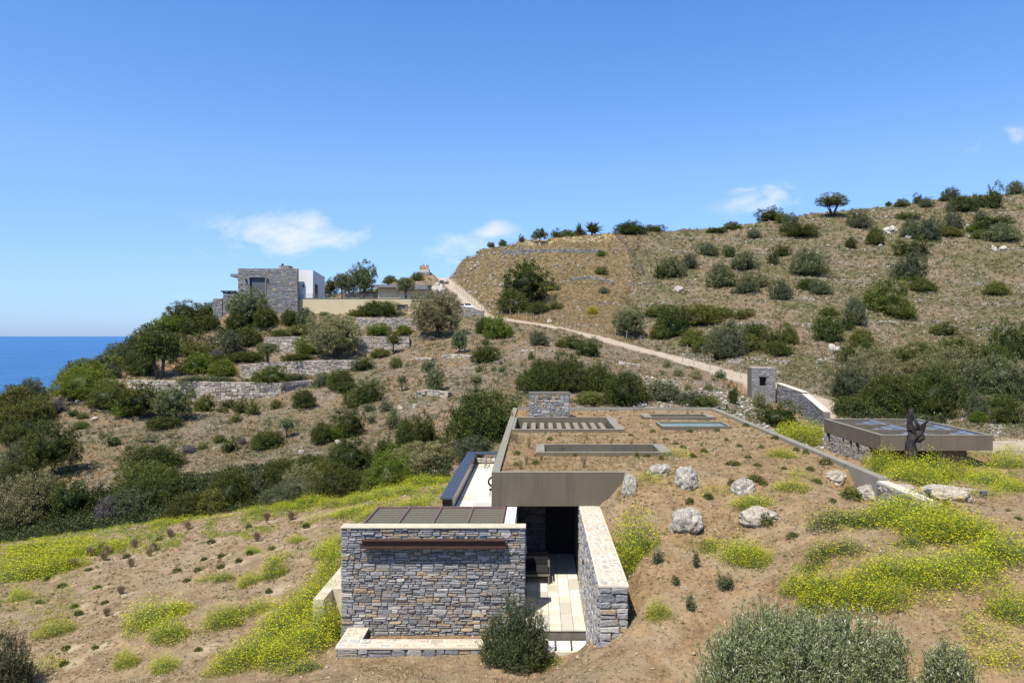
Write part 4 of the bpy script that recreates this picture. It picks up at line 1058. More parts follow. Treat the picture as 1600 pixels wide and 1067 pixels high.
# chimney, canopy
hpart(join_into(MB().box(HX(436, 127), HX(451.5, 127), 127, 129, ZT - .2, HZ(415, 127)).build('chimney', M['mortar']), [stone_face('s', (HX(436, 127), 127, ZT - .2), (1, 0, 0), (0, -1, 0), HX(451.5, 127) - HX(436, 127), HZ(415, 127) - ZT + .2, M['stone_far'], None, rs, ch=(.14, .25), ln=(.3, .6))]))
MBc = MB().tube([(HX(441.5, 128), 128, HZ(415, 127)), (HX(441.5, 128), 128, HZ(411.5, 127))], .2, 8)
hpart(MBc.build('chimney_pipe', M['black']))
hpart(MB().box(HX(357.5), X0 + .1, 125.6, 131, HZ(432), HZ(427.5)).build('canopy_slab', M['slate']))
hpart(MB().box(HX(370), X0 - .01, 125.2, 125.5, HZ(437), HZ(435.5)).build('spout', M['slate']))
# white block (skewed in plan) and its shaded side
Pw = [(X1 - 1.9, 126.6), (HX(489, 126.6), 126.6), (HX(507.5, 141.5), 141.5), (X1 - 3, 141.5)]
hpart(MB().prism(Pw, 3.2, HZ(422, 126.6)).build('white_block', M['white']))
e0 = Vector((*Pw[1], 0)); e1 = Vector((*Pw[2], 0)); dd = (e1 - e0).normalized(); nn = Vector((dd.y, -dd.x, 0))
a = e0 + dd * 2.2 + nn * .03; b = e0 + dd * 5.2 + nn * .03
dr = MB().prism([(a.x, a.y), (a.x + nn.x * .08, a.y + nn.y * .08), (b.x + nn.x * .08, b.y + nn.y * .08), (b.x, b.y)], HZ(466, 131), HZ(445, 131)).build('side_window', M['black'])
hpart(dr)
hpart(MB().box(HX(474.5, 126.6) - .12, HX(474.5, 126.6) + .12, 126.35, 126.58, HZ(449, 126.6), HZ(444.5, 126.6)).build('wall_lamp', M['black']))
# low stone annex to the left with a black pergola
for (pa, pb, pt, yy, pbase) in ((333, 347.5, 466.5, 125.5, 520), (348.5, 372, 459.5, 124.2, 520)):
    xa, xb = HX(pa, yy), HX(pb, yy); zz = HZ(pt, yy)
    c = MB().box(xa, xb - .01, yy, yy + 4, -1.5, zz).build('stone_annex', M['mortar'])
    f = stone_face('s', (xa, yy, HZ(505, yy)), (1, 0, 0), (0, -1, 0), xb - xa, zz - HZ(505, yy), M['stone_far'], None, rs, ch=(.12, .24), ln=(.3, .7), depth=.06, tonef=tone_main)
    hpart(join_into(c, [f]))
hpart(MB().box(HX(359, 124), HX(369, 124), 124.05, 124.18, HZ(499, 124), HZ(470, 124)).build('dark_opening', M['black']))  # black panel painting the shade inside the annex opening
hpart(MB().box(HX(331, 125), HX(350, 125), 124.9, 129, HZ(505), HZ(501)).build('annex_ledge', M['slate']))
pg = MB()
for px in (351, 358, 365, 370): pg.box(HX(px) - .08, HX(px) + .08, 124.4, 127.5, HZ(459), HZ(456.5))
pg.box(HX(347.5), HX(371.5), 124.3, 124.5, HZ(456.6), HZ(454.6)); pg.box(HX(347.5), HX(371.5), 127.4, 127.6, HZ(456.6), HZ(454.6))
hpart(pg.build('roof_pergola', M['black']))

# tan garden wall, railing, gate, garden slab roofs
gwx0, gwx1 = HX(465.5, 126), HX(700, 126)
g = empty('garden_wall', (gwx0, 126, 3.9)); tag(g, "long smooth tan garden wall with a thin railing right of the far house", "wall")
gi = Matrix.Translation((-gwx0, -126, -3.9))
def gpart(o): o.parent = g; o.matrix_parent_inverse = gi; return o
ztw = HZ(467, 126)
dx0, dx1, dzt = HX(620.5, 126), HX(637.5, 126), HZ(476, 126)
gpart(MB().box(gwx0, dx0, 126, 126.4, 2.5, ztw).box(dx1, gwx1, 126, 126.4, 2.5, ztw).box(dx0, dx1, 126, 126.4, dzt, ztw).build('wall', M['tan']))
gpart(MB().box(gwx0, gwx1, 125.95, 126.45, ztw + .002, ztw + .09).build('coping', M['slate']))
gpart(MB().box(dx0, dx1, 126.2, 126.3, 2.5, dzt).build('gate', M['slate']))
rl = MB()
for q in range(4): rl.box(gwx0, gwx1 - 6, 126.18, 126.22, ztw + .25 + q * .22, ztw + .285 + q * .22)
x = gwx0
while x < gwx1 - 6: rl.box(x - .03, x + .03, 126.17, 126.23, ztw + .09, ztw + 1.0); x += 2.6
gpart(rl.build('railing', M['slate']))
def slabhouse(x0p, x1p, top, bot, Y, lab):
    e = MB().box(HX(x0p, Y), HX(x1p, Y), Y, Y + 5, HZ(bot, Y), HZ(top, Y)).build('roof_slab', M['slate'])
    e2 = MB().box(HX(x0p + 3, Y), HX(x1p - 3, Y), Y + 1, Y + 4, HZ(475, Y), HZ(bot, Y) - .01).build('wall', M['tan'])
    r = empty('garden_building', (HX((x0p + x1p) / 2, Y), Y + 2.5, HZ(470, Y)))
    bpy.context.view_layer.update()
    for o in (e, e2): o.parent = r; o.matrix_parent_inverse = Matrix.Translation(-Vector(r.location))
    tag(r, lab, "building", "low flat-roofed buildings behind the garden railing")
slabhouse(586, 624, 444.5, 449, 137, "left low building with a flat grey slab roof behind the railing")
slabhouse(619, 668, 445, 452, 134, "right low building with a thicker grey slab roof near the road")

# ruin on the ridge
rx_, ry_ = HX(662, 190), 190
rz_ = HZ(437, 190)
ru = empty('ruined_tower', (rx_, ry_, rz_)); tag(ru, "small ruined tower with jagged rusty top beside the top of the road", "ruin")
kk_ = 190 / F
a = MB().box(-8 * kk_, 10 * kk_, 0, 3, -1.5, 12 * kk_).build('stone_base', M['mortar'])
b = stone_face('s', (-8 * kk_, 0, 0), (1, 0, 0), (0, -1, 0), 18 * kk_, 12 * kk_, M['stone_far'], None, rs, ch=(.2, .35), ln=(.4, .9))
a = join_into(a, [b]); a.parent = ru
MB().prism([(-7 * kk_, .3), (7.5 * kk_, .3), (7.5 * kk_, 2.5), (-7 * kk_, 2.5)], 12 * kk_, [16.5 * kk_, 16 * kk_, 17 * kk_, 17 * kk_]).build('plastered_wall', M['cream'], ru)
MB().prism([(-7 * kk_, .3), (0, .3), (0, .7), (-7 * kk_, .7)], 16 * kk_, [21 * kk_, 25 * kk_, 25 * kk_, 21 * kk_]).prism([(.001, .3), (3.5 * kk_, .3), (3.5 * kk_, .7), (.001, .7)], 16 * kk_, [23 * kk_, 20 * kk_, 20 * kk_, 23 * kk_]).prism([(3.51 * kk_, .3), (7.5 * kk_, .3), (7.5 * kk_, .7), (3.51 * kk_, .7)], 16 * kk_, [24 * kk_, 23 * kk_, 23 * kk_, 24 * kk_]).build('rusty_parapet', m_plain('rusty_render', (.36, .20, .14), (.45, .34, .26), 1.2), ru)

# stone parapet by the road with end pillar, white car behind it
PW = [WP(713, 148, 478), WP(735, 147, 481.5), WP(750, 146, 486)]
wall_along('roadside_wall', PW, .5, 3.4, M['stone_far'], M['mortar'], (.14, .26), (.3, .7), "short sloping stone wall with an end post in front of the white car", cope=M['slate'], tonef=lambda r: r.uniform(.3, 1))
e = empty('wall_post', WP(753, 146, 502)); tag(e, "grey square stone post closing the wall by the white car", "post")
c_ = MB().box(-.42, .42, 0, .8, -.8, 2.15).build('shaft', M['mortar'])
f_ = stone_face('s', (-.42, 0, -.2), (1, 0, 0), (0, -1, 0), .84, 2.3, M['stone_far'], None, rs, ch=(.14, .26), ln=(.3, .5)); c_ = join_into(c_, [f_]); c_.parent = e

cxp = HX(729, 153); cz = -(474 - VY) * 153 / F - 1.52
car = empty('parked_car', (cxp, 153, cz), rz=math.radians(-64)); tag(car, "white hatchback car parked on the road behind the roadside stone wall", "car")
prof = [(-2.1, .35), (2.1, .35), (2.15, .75), (1.9, .92), (1.1, 1.0), (.45, 1.46), (-1.3, 1.5), (-1.95, 1.05), (-2.12, .8)]
n = len(prof); mb = MB()
for sy in (-.86, .86): mb.v += [(p[0], sy * (1 - .12 * max(0, p[1] - .95) / .5), p[1]) for p in prof]
mb.f = [tuple(range(n)), tuple(reversed(range(n, 2 * n)))] + [(i, (i + 1) % n, n + (i + 1) % n, n + i) for i in range(n)]; mb.t = [.5] * len(mb.f)
body = mb.build('body', M['carpaint'], car, bevel=.06)
gl = MB()
gl.v = [(1.04, -.74, 1.03), (1.04, .74, 1.03), (.50, .68, 1.42), (.50, -.68, 1.42), (1.06, -.74, 1.05), (1.06, .74, 1.05), (.54, .68, 1.45), (.54, -.68, 1.45)]
gl.f = [(3, 2, 1, 0), (4, 5, 6, 7), (0, 1, 5, 4), (1, 2, 6, 5), (2, 3, 7, 6), (3, 0, 4, 7)]; gl.t = [.5] * 6
gl.build('windscreen', M['black'], car)
for sy in (-1, 1):
    w = MB(); 
    pts = [(.85, 1.02), (.38, 1.40), (-1.2, 1.42), (-1.6, 1.06)]
    w.v = [(p[0], sy * (.83 - .1 * (p[1] - 1.0) / .45), p[1]) for p in pts] + [(p[0], sy * (.875 - .1 * (p[1] - 1.0) / .45), p[1]) for p in pts]
    w.f = [(0, 1, 2, 3), (7, 6, 5, 4)] + [(i, (i + 1) % 4, 4 + (i + 1) % 4, 4 + i) for i in range(4)]; w.t = [.5] * 6
    w.build('side_window', M['black'], car)
w = MB(); w.v = [(-1.42, -.7, 1.46), (-1.42, .7, 1.46), (-1.93, .74, 1.1), (-1.93, -.74, 1.1)]; w.v += [(a - .04, b, c + .02) for a, b, c in w.v]
w.f = [(0, 1, 2, 3), (7, 6, 5, 4), (0, 4, 5, 1), (1, 5, 6, 2), (2, 6, 7, 3), (3, 7, 4, 0)]; w.t = [.5] * 6; w.build('rear_window', M['black'], car)
for (a, b) in ((-1.35, -.8), (1.35, -.8), (-1.35, .8), (1.35, .8)):
    MB().tube([(a, b - .1, .33), (a, b + .1, .33)], .33, 18).build('wheel', M['rubber'], car)

# grey rock heaps and low masonry beside the top of the road
def boulder(name, X, Y, Z, w, h, mat, label, cat='boulder', group=None, seed=0, d=None, rough=.22, sub=4, rz=None):
    bm = bmesh.new(); bmesh.ops.create_icosphere(bm, subdivisions=sub, radius=.5)
    r = random.Random(seed); o1 = Vector((r.random() * 9, r.random() * 9, r.random() * 9))
    from mathutils import noise as mn
    for v in bm.verts:
        p = v.co * 2
        f = 1 + rough * 1.5 * mn.noise(p * .9 + o1) + rough * .9 * (abs(mn.noise(p * 2.0 + o1)) - .2) * -1.6 + rough * .35 * mn.noise(p * 5 + o1) + rough * .15 * mn.noise(p * 12 + o1)
        v.co = v.co * f
        cell = mn.cell(p * 1.1 + o1); v.co += v.normal * (cell * .03 * rough / .22)
        if v.co.z < -.42: v.co.z = -.42
    me = bpy.data.meshes.new(name); bm.to_mesh(me); bm.free()
    me.polygons.foreach_set('use_smooth', np.ones(len(me.polygons), dtype=bool))
    o = link_mesh(name, me, mat)
    o.scale = (w, d or w * .8, h); o.location = (X, Y, Z + h * .34); o.rotation_euler = (0, 0, r.uniform(-.4, .4) if rz is None else rz)
    tag(o, label, cat, group); return o
BO = [(985, 777, 25, 36, 'b', "narrow upright grey boulder against the right end of the concrete roof edge"),
      (1033, 745, 33, 25, 'b', "small pale boulder above and right of the roof edge end"),
      (1074, 768, 40, 40, 'b', "tall pale grey boulder on the roof slope, highest of the big ones"),
      (1077, 832, 46, 42, 'b', "large deeply furrowed grey boulder casting a dark shadow beneath it"),
      (1193, 820, 58, 28, 't', "flat cream boulder with a green weed growing before it"),
      (1165, 776, 38, 26, 'b', "low grey boulder between green weeds on the roof slope"),
      (1312, 760, 44, 24, 't', "broken layered tan and grey boulder near the right parapet"),
      (1363, 783, 40, 26, 'b', "rounded grey boulder with a dark hole at the parapet's end"),
      (1418, 774, 60, 16, 't', "long low tan boulder at the foot of the pale stone wall"),
      (1492, 783, 66, 26, 't', "long orange-tan boulder half sunk behind the yellow mustard"),
      (1515, 768, 26, 9, 't', "thin flat rock slab behind the long orange-tan boulder")]
for i, (px, py, w, h, kd, lb) in enumerate(BO):
    X, Y, Z = hit(px, py, 12, 46); s = Y / F
    boulder('boulder', X, Y + w * s * .35, Z - .12, w * s * 1.05, h * s * 1.2, M['boulder'] if kd == 'b' else M['boulder_tan'], lb, seed=i + 3, sub=5)
RK = [(1303, 548, 22, 14, "grey rock at the foot of the dark shrub on the lower right hill"), (1553, 391, 12, 9, "left of the two white rocks high on the right hill"), (1568, 390, 13, 8, "right of the two white rocks high on the right hill"),
      (1513, 358, 16, 9, "white rock between shrubs near the right skyline"), (1391, 364, 26, 13, "broad grey outcrop beside the bushes under the right skyline"), (1419, 374, 11, 7, "small white rock left of the grey-green bush group on the right hill"),
      (1376, 386, 9, 5, "tiny white stone under a rounded bush on the right hill"), (858, 505, 11, 7, "pale stone beside the road below the big dark oak"), (1060, 455, 18, 9, "pale rock outcrop right of the fence line on the hill"),
      (530, 693, 14, 7, "flat white rock left of the dark shrub in the lower hillside"), (471, 709, 15, 6, "white flat stone on the brown lower hillside"), (122, 630, 9, 6, "small white stone beside the bright shrub near the sea"), (148, 655, 12, 5, "pale stone low on the path near the sea"),
      (624, 640, 12, 9, "pale stone among the light green shrubs on the slope"), (648, 637, 10, 8, "small pale boulder under the small curved wall"), (1325, 592, 9, 6, "pale stone beside the road right of the gate pillar")]
for i, (px, py, w, h, lb) in enumerate(RK):
    X, Y, Z = hit(px, py, 46); s = Y / F
    boulder('limestone_rock', X, Y, Z - h * s * .25, w * s * .72, h * s * 1.15, M['boulder'], lb, 'rock', seed=i + 40, sub=4, rough=.42)
for i, (px, py, w, h) in enumerate([(683, 461, 22, 17), (694, 443, 14, 9), (686, 449, 12, 9)]):
    X, Y = HX(px, 160 + 6 * i), 160 + 6 * i; s = Y / F
    boulder('rock_heap', X, Y, HZ(py, Y), w * s, h * s, M['boulder'], ["dark grey rock heap at the left edge of the steep road", "uppermost small rock by the crest of the steep road", "middle small rock beside the crest of the steep road"][i], 'rock', seed=i + 80, rough=.35, d=3)

# small garden spotlights
for i, (px, py, lb) in enumerate([(1441, 775, "left small grey garden spotlight above the mustard by the long tan boulder"), (1527, 777, "right small dark garden spotlight beside the flat rock slab")]):
    X, Y, Z = hit(px, py, 14, 40)
    e = empty('garden_light', (X, Y - .3, Z)); tag(e, lb, 'lamp', 'garden spotlights')
    MB().tube([(0, 0, -.1), (0, 0, .16)], .012, 6).build('stem', M['steel'], e)
    MB().box(-.085, .085, -.07, .07, .15, .25).build('lamp_head', M['shutter'], e, bevel=.01)
    MB().box(-.09, .09, -.075, .075, .251, .262).build('cap', M['steel'], e)

# ------------------------------------------------------------------ fences
M['post'] = m_plain('weathered_post', (.42, .39, .34), (.30, .28, .25), 9)
M['wire'] = m_plain('fence_wire', (.28, .27, .25), (.22, .21, .2), 3)
M['net'] = m_plain('dark_net_posts', (.10, .085, .07), (.07, .06, .05), 3)
def fence(line, spacing, hgt, label, ymin=50, ymat='post', rad=.065, lean=.12, group=None, nw=3, hv=.15, off=0):
    pts = [Vector(hit(px, py, ymin)) for (px, py) in line]
    e = empty('wire_fence', pts[0]); tag(e, label, 'fence', group)
    tops = []; d = 0.0
    for (a, b) in zip(pts[:-1], pts[1:]):
        L = (b - a).length; t = d
        while t < L:
            p = a.lerp(b, t / L); z = ground_z(p.x, p.y); h = hgt * random.uniform(1 - hv, 1 + hv)
            l = Vector((random.uniform(-lean, lean), random.uniform(-lean, lean) * .5, h))
            q = Vector((p.x, p.y, z - .15)); tops.append((q, l)); t += spacing * random.uniform(.85, 1.15)
        d = t - L
    for (q, l) in tops:
        o = MB().tube([(0, 0, 0), tuple(l * .5), tuple(l)], [rad, rad * .9, rad * .8], 6).build('post', M[ymat], e)
        o.location = q - pts[0]
    if nw:
        w = MB()
        for (q, l), (q2, l2) in zip(tops[:-1], tops[1:]):
            for k in range(nw):
                f = (k + .8) / nw
                w.tube([tuple(q + l * f - pts[0]), tuple(q2 + l2 * f - pts[0])], .008, 3, cap=False)
        w.build('wires', M['wire'], e)
fence([(712, 452), (735, 473), (757, 489), (800, 494), (850, 502), (905, 516), (950, 527), (1005, 538), (1050, 549), (1100, 560), (1128, 570)], 2.5, 1.6, "long wire fence with thin leaning posts on the upper side of the road", 110)
fence([(1066, 566), (1104, 577), (1135, 585), (1166, 594)], 4.0, 1.7, "short wire fence between the road and the slope left of the gate pillar", 60)
fence([(60, 776), (114, 768), (161, 768), (232, 766), (305, 772), (398, 768)], 5.0, 1.35, "sparse wire fence low on the left hillside above the gully", 50, rad=.07)
fence([(962, 371), (975, 384), (988, 400), (1000, 418), (1008, 436), (1022, 450)], 1.1, 1.9, "dark close-set netted fence climbing the middle of the right hill", 120, ymat='net', rad=.05, nw=4, hv=.25)
fence([(1215, 607), (1262, 600), (1300, 612), (1322, 622)], 3.2, 1.3, "wire fence of thin posts on the bank above the road right of the pillar", 70, ymat='net', rad=.03)
# ------------------------------------------------------------------ vegetation
def rot_frames(n, rng, out=None, bias=.5):
    """random leaf frames: returns a (length axis) and b (width axis)"""
    a = rng.normal(size=(n, 3)); a /= np.linalg.norm(a, axis=1, keepdims=True)
    if out is not None:
        a = a + out * bias; a /= np.linalg.norm(a, axis=1, keepdims=True)
    r = rng.normal(size=(n, 3)); b = np.cross(a, r); b /= np.linalg.norm(b, axis=1, keepdims=True) + 1e-9
    return a, b
def leaves(C_, size, rng, out=None, bias=.5, aspect=.45):
    n = len(C_); a, b = rot_frames(n, rng, out, bias)
    s = (size * rng.uniform(.6, 1.3, n))[:, None]
    V = np.stack([C_ - a * s * .5, C_ + b * s * aspect * .5, C_ + a * s * .5, C_ - b * s * aspect * .5], 1).reshape(-1, 3)
    return V
def dirs(n, rng, zmin=-.25):
    z = rng.uniform(zmin, 1, n); t = rng.uniform(0, 2 * np.pi, n); r = np.sqrt(1 - z * z)
    return np.stack([r * np.cos(t), r * np.sin(t), z], 1)
def crown_mesh(name, seed, nclump, per, leaf, spread=.10, core=.62, zmin=-.3, lump=.22, shape='dome', aspect=.45, up=.0):
    """unit crown: radius .5 in x and y, from z=0 to z=1 (dome) — leafy clumps round a solid shade-dark core"""
    rng = np.random.default_rng(seed)
    lc = dirs(7, rng, 0); la = rng.uniform(-.6, 1, 7) * lump
    def lumpf(D):
        d = D @ lc.T; return 1 + (np.exp((d - 1) * 5) * la).sum(1)
    D = dirs(nclump, rng, zmin)
    R = lumpf(D) * rng.uniform(.76, 1.06, nclump)
    inner = rng.random(nclump) < .2; R[inner] *= .75
    P = D * R[:, None]
    ct = rng.uniform(.15, .85, nclump)
    n = nclump * per
    off = rng.normal(size=(n, 3)) * spread
    Pn = np.repeat(P, per, 0) + off * np.repeat(rng.uniform(.6, 1.3, nclump), per)[:, None]
    On = np.repeat(D, per, 0) + np.array([0, 0, up])
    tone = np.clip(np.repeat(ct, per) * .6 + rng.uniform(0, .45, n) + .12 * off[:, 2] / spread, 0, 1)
    V = leaves(Pn, leaf * 2, rng, On, .5, aspect)
    Fq = np.arange(len(V)).reshape(-1, 4)
    # solid core; its darkest leaf tone paints the shade inside the crown
    bm = bmesh.new(); bmesh.ops.create_icosphere(bm, subdivisions=3, radius=1)
    cv = np.array([v.co for v in bm.verts]); cf = np.array([[v.index for v in f.verts] + [f.verts[2].index] for f in bm.faces]); bm.free()
    cd = cv / np.linalg.norm(cv, axis=1, keepdims=True)
    cv = cd * (core * lumpf(cd) * (1 + .16 * np.sin(cd[:, 0] * 9 + seed) * np.sin(cd[:, 1] * 11) + rng.uniform(-.10, .10, len(cd))))[:, None]
    if shape == 'dome':
        def tr(p):
            z = np.where(p[:, 2] > 0, p[:, 2] * .72 + .28, .28 + p[:, 2] * .55)
            return np.stack([p[:, 0] * .5, p[:, 1] * .5, z], 1)
    else:
        def tr(p): return np.stack([p[:, 0] * .5, p[:, 1] * .5, p[:, 2] * .5 + .5], 1)
    V = tr(V); cv = tr(cv)
    # core as triangles -> separate quads trick: triangulated core appended as degenerate-free tris via from_pydata
    nv = len(V)
    me = bpy.data.meshes.new(name)
    allV = np.concatenate([V, cv]); 
    M4, M3 = len(Fq), len(cf)
    me.vertices.add(len(allV)); me.vertices.foreach_set('co', allV.astype(np.float32).ravel())
    loops = np.concatenate([Fq.ravel(), (cf[:, :3] + nv).ravel()]).astype(np.int32)
    me.loops.add(len(loops)); me.loops.foreach_set('vertex_index', loops)
    me.polygons.add(M4 + M3)
    me.polygons.foreach_set('loop_start', np.concatenate([np.arange(M4) * 4, M4 * 4 + np.arange(M3) * 3]).astype(np.int32))
    me.update(calc_edges=True)
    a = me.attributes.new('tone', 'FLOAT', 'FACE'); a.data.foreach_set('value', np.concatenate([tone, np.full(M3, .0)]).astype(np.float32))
    return me

def limbs(kind, seed):
    r = random.Random(seed); mb = MB()
    if kind == 'lolly':
        mb.tube([(0, 0, -.03), (.01, 0, .15), (-.01, .01, .32), (0, 0, .5)], [.075, .055, .05, .045], 8)
        for k in range(4):
            t = k * 1.6; mb.tube([(0, 0, .4), (.12 * math.cos(t), .12 * math.sin(t), .62)], [.035, .015], 6)
    elif kind == 'twin':
        mb.tube([(-.02, 0, -.03), (-.06, 0, .12), (-.12, .02, .3), (-.15, 0, .5)], [.05, .042, .035, .025], 8)
        mb.tube([(.05, 0, -.03), (.09, .01, .14), (.11, -.02, .3), (.16, 0, .5)], [.05, .042, .035, .025], 8)
        mb.tube([(.11, -.02, .28), (.02, .1, .5)], [.03, .015], 6)
    elif kind == 'umbrella':
        for k in range(4):
            t = k * 1.57 + .4; mb.tube([(.03 * math.cos(t), .03 * math.sin(t), -.03), (.1 * math.cos(t), .1 * math.sin(t), .25), (.22 * math.cos(t), .2 * math.sin(t), .5)], [.035, .025, .018], 7)
    else:
        mb.tube([(0, 0, -.03), (.02, 0, .12), (-.01, .02, .3), (.02, 0, .5)], [.045, .035, .03, .02], 8)
        for k in range(5):
            t = k * 1.3 + r.random(); mb.tube([(0, 0, .14 + .05 * k), (.1 * math.cos(t), .1 * math.sin(t), .3 + .06 * k), (.2 * math.cos(t), .2 * math.sin(t), .45 + .07 * k)], [.022, .016, .008], 6)
    return mb

# prototypes; size class s (small), m, l
KINDS = {  # key: (material, noun, category, object name)
 'dark': ('l_dark', 'shrub', 'dark_shrub'), 'mid': ('l_mid', 'shrub', 'green_shrub'), 'bright': ('l_bright', 'shrub', 'bright_shrub'),
 'olive': ('l_olive', 'shrub', 'olive_shrub'), 'khaki': ('l_khaki', 'shrub', 'khaki_shrub'), 'grey': ('l_grey', 'shrub', 'grey_shrub'),
 'purple': ('l_purple', 'shrub', 'grey_purple_shrub'), 'yellow': ('l_yellow', 'shrub', 'yellow_flowering_shrub')}
_mesh_cache = {}
def shrub_mesh(kind, size, var):
    key = (kind, size, var)
    if key in _mesh_cache: return _mesh_cache[key]
    sd = (hash_s(kind) + var * 31 + {'s': 1, 'm': 2, 'l': 3}[size] * 7) % 9973
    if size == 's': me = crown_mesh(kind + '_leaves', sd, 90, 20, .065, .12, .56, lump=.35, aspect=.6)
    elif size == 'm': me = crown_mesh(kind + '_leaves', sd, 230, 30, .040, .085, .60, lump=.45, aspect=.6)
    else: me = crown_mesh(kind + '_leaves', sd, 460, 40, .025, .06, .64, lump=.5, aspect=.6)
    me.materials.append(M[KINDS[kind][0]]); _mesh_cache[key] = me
    return me
def hash_s(s): return sum((i + 1) * ord(c) for i, c in enumerate(s)) * 13
_tree_cache = {}
def tree_proto(kind, form, size):
    key = (kind, form, size)
    if key in _tree_cache: return _tree_cache[key], False
    root = empty('olive_tree' if kind in ('olive', 'khaki', 'grey') else 'small_tree' if size == 's' else 'round_tree')
    lo = {'lolly': .36, 'twin': .26, 'umbrella': .34, 'bush': .03}[form]
    n, per, lf, sp = {'s': (80, 20, .08, .13), 'm': (220, 30, .042, .09), 'l': (460, 38, .026, .065)}[size]
    cm = crown_mesh(kind + '_crown', hash_s(kind + form) % 999, n, per, lf, sp * .8, .56, aspect=.6, zmin=-.8, lump=.40, shape='ball')
    co = np.empty(len(cm.vertices) * 3, dtype=np.float32); cm.vertices.foreach_get('co', co); co = co.reshape(-1, 3)
    co[:, 2] = lo + co[:, 2] * (1 - lo)
    if form == 'umbrella': co[:, 2] = np.where(co[:, 2] < .55, .55 - (.55 - co[:, 2]) * .5, co[:, 2])
    cm.vertices.foreach_set('co', co.ravel()); cm.update()
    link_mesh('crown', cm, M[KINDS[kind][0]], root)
    limbs(form, 3).build('trunk', M['bark'], root, smooth=True)
    _tree_cache[key] = root
    return root, True

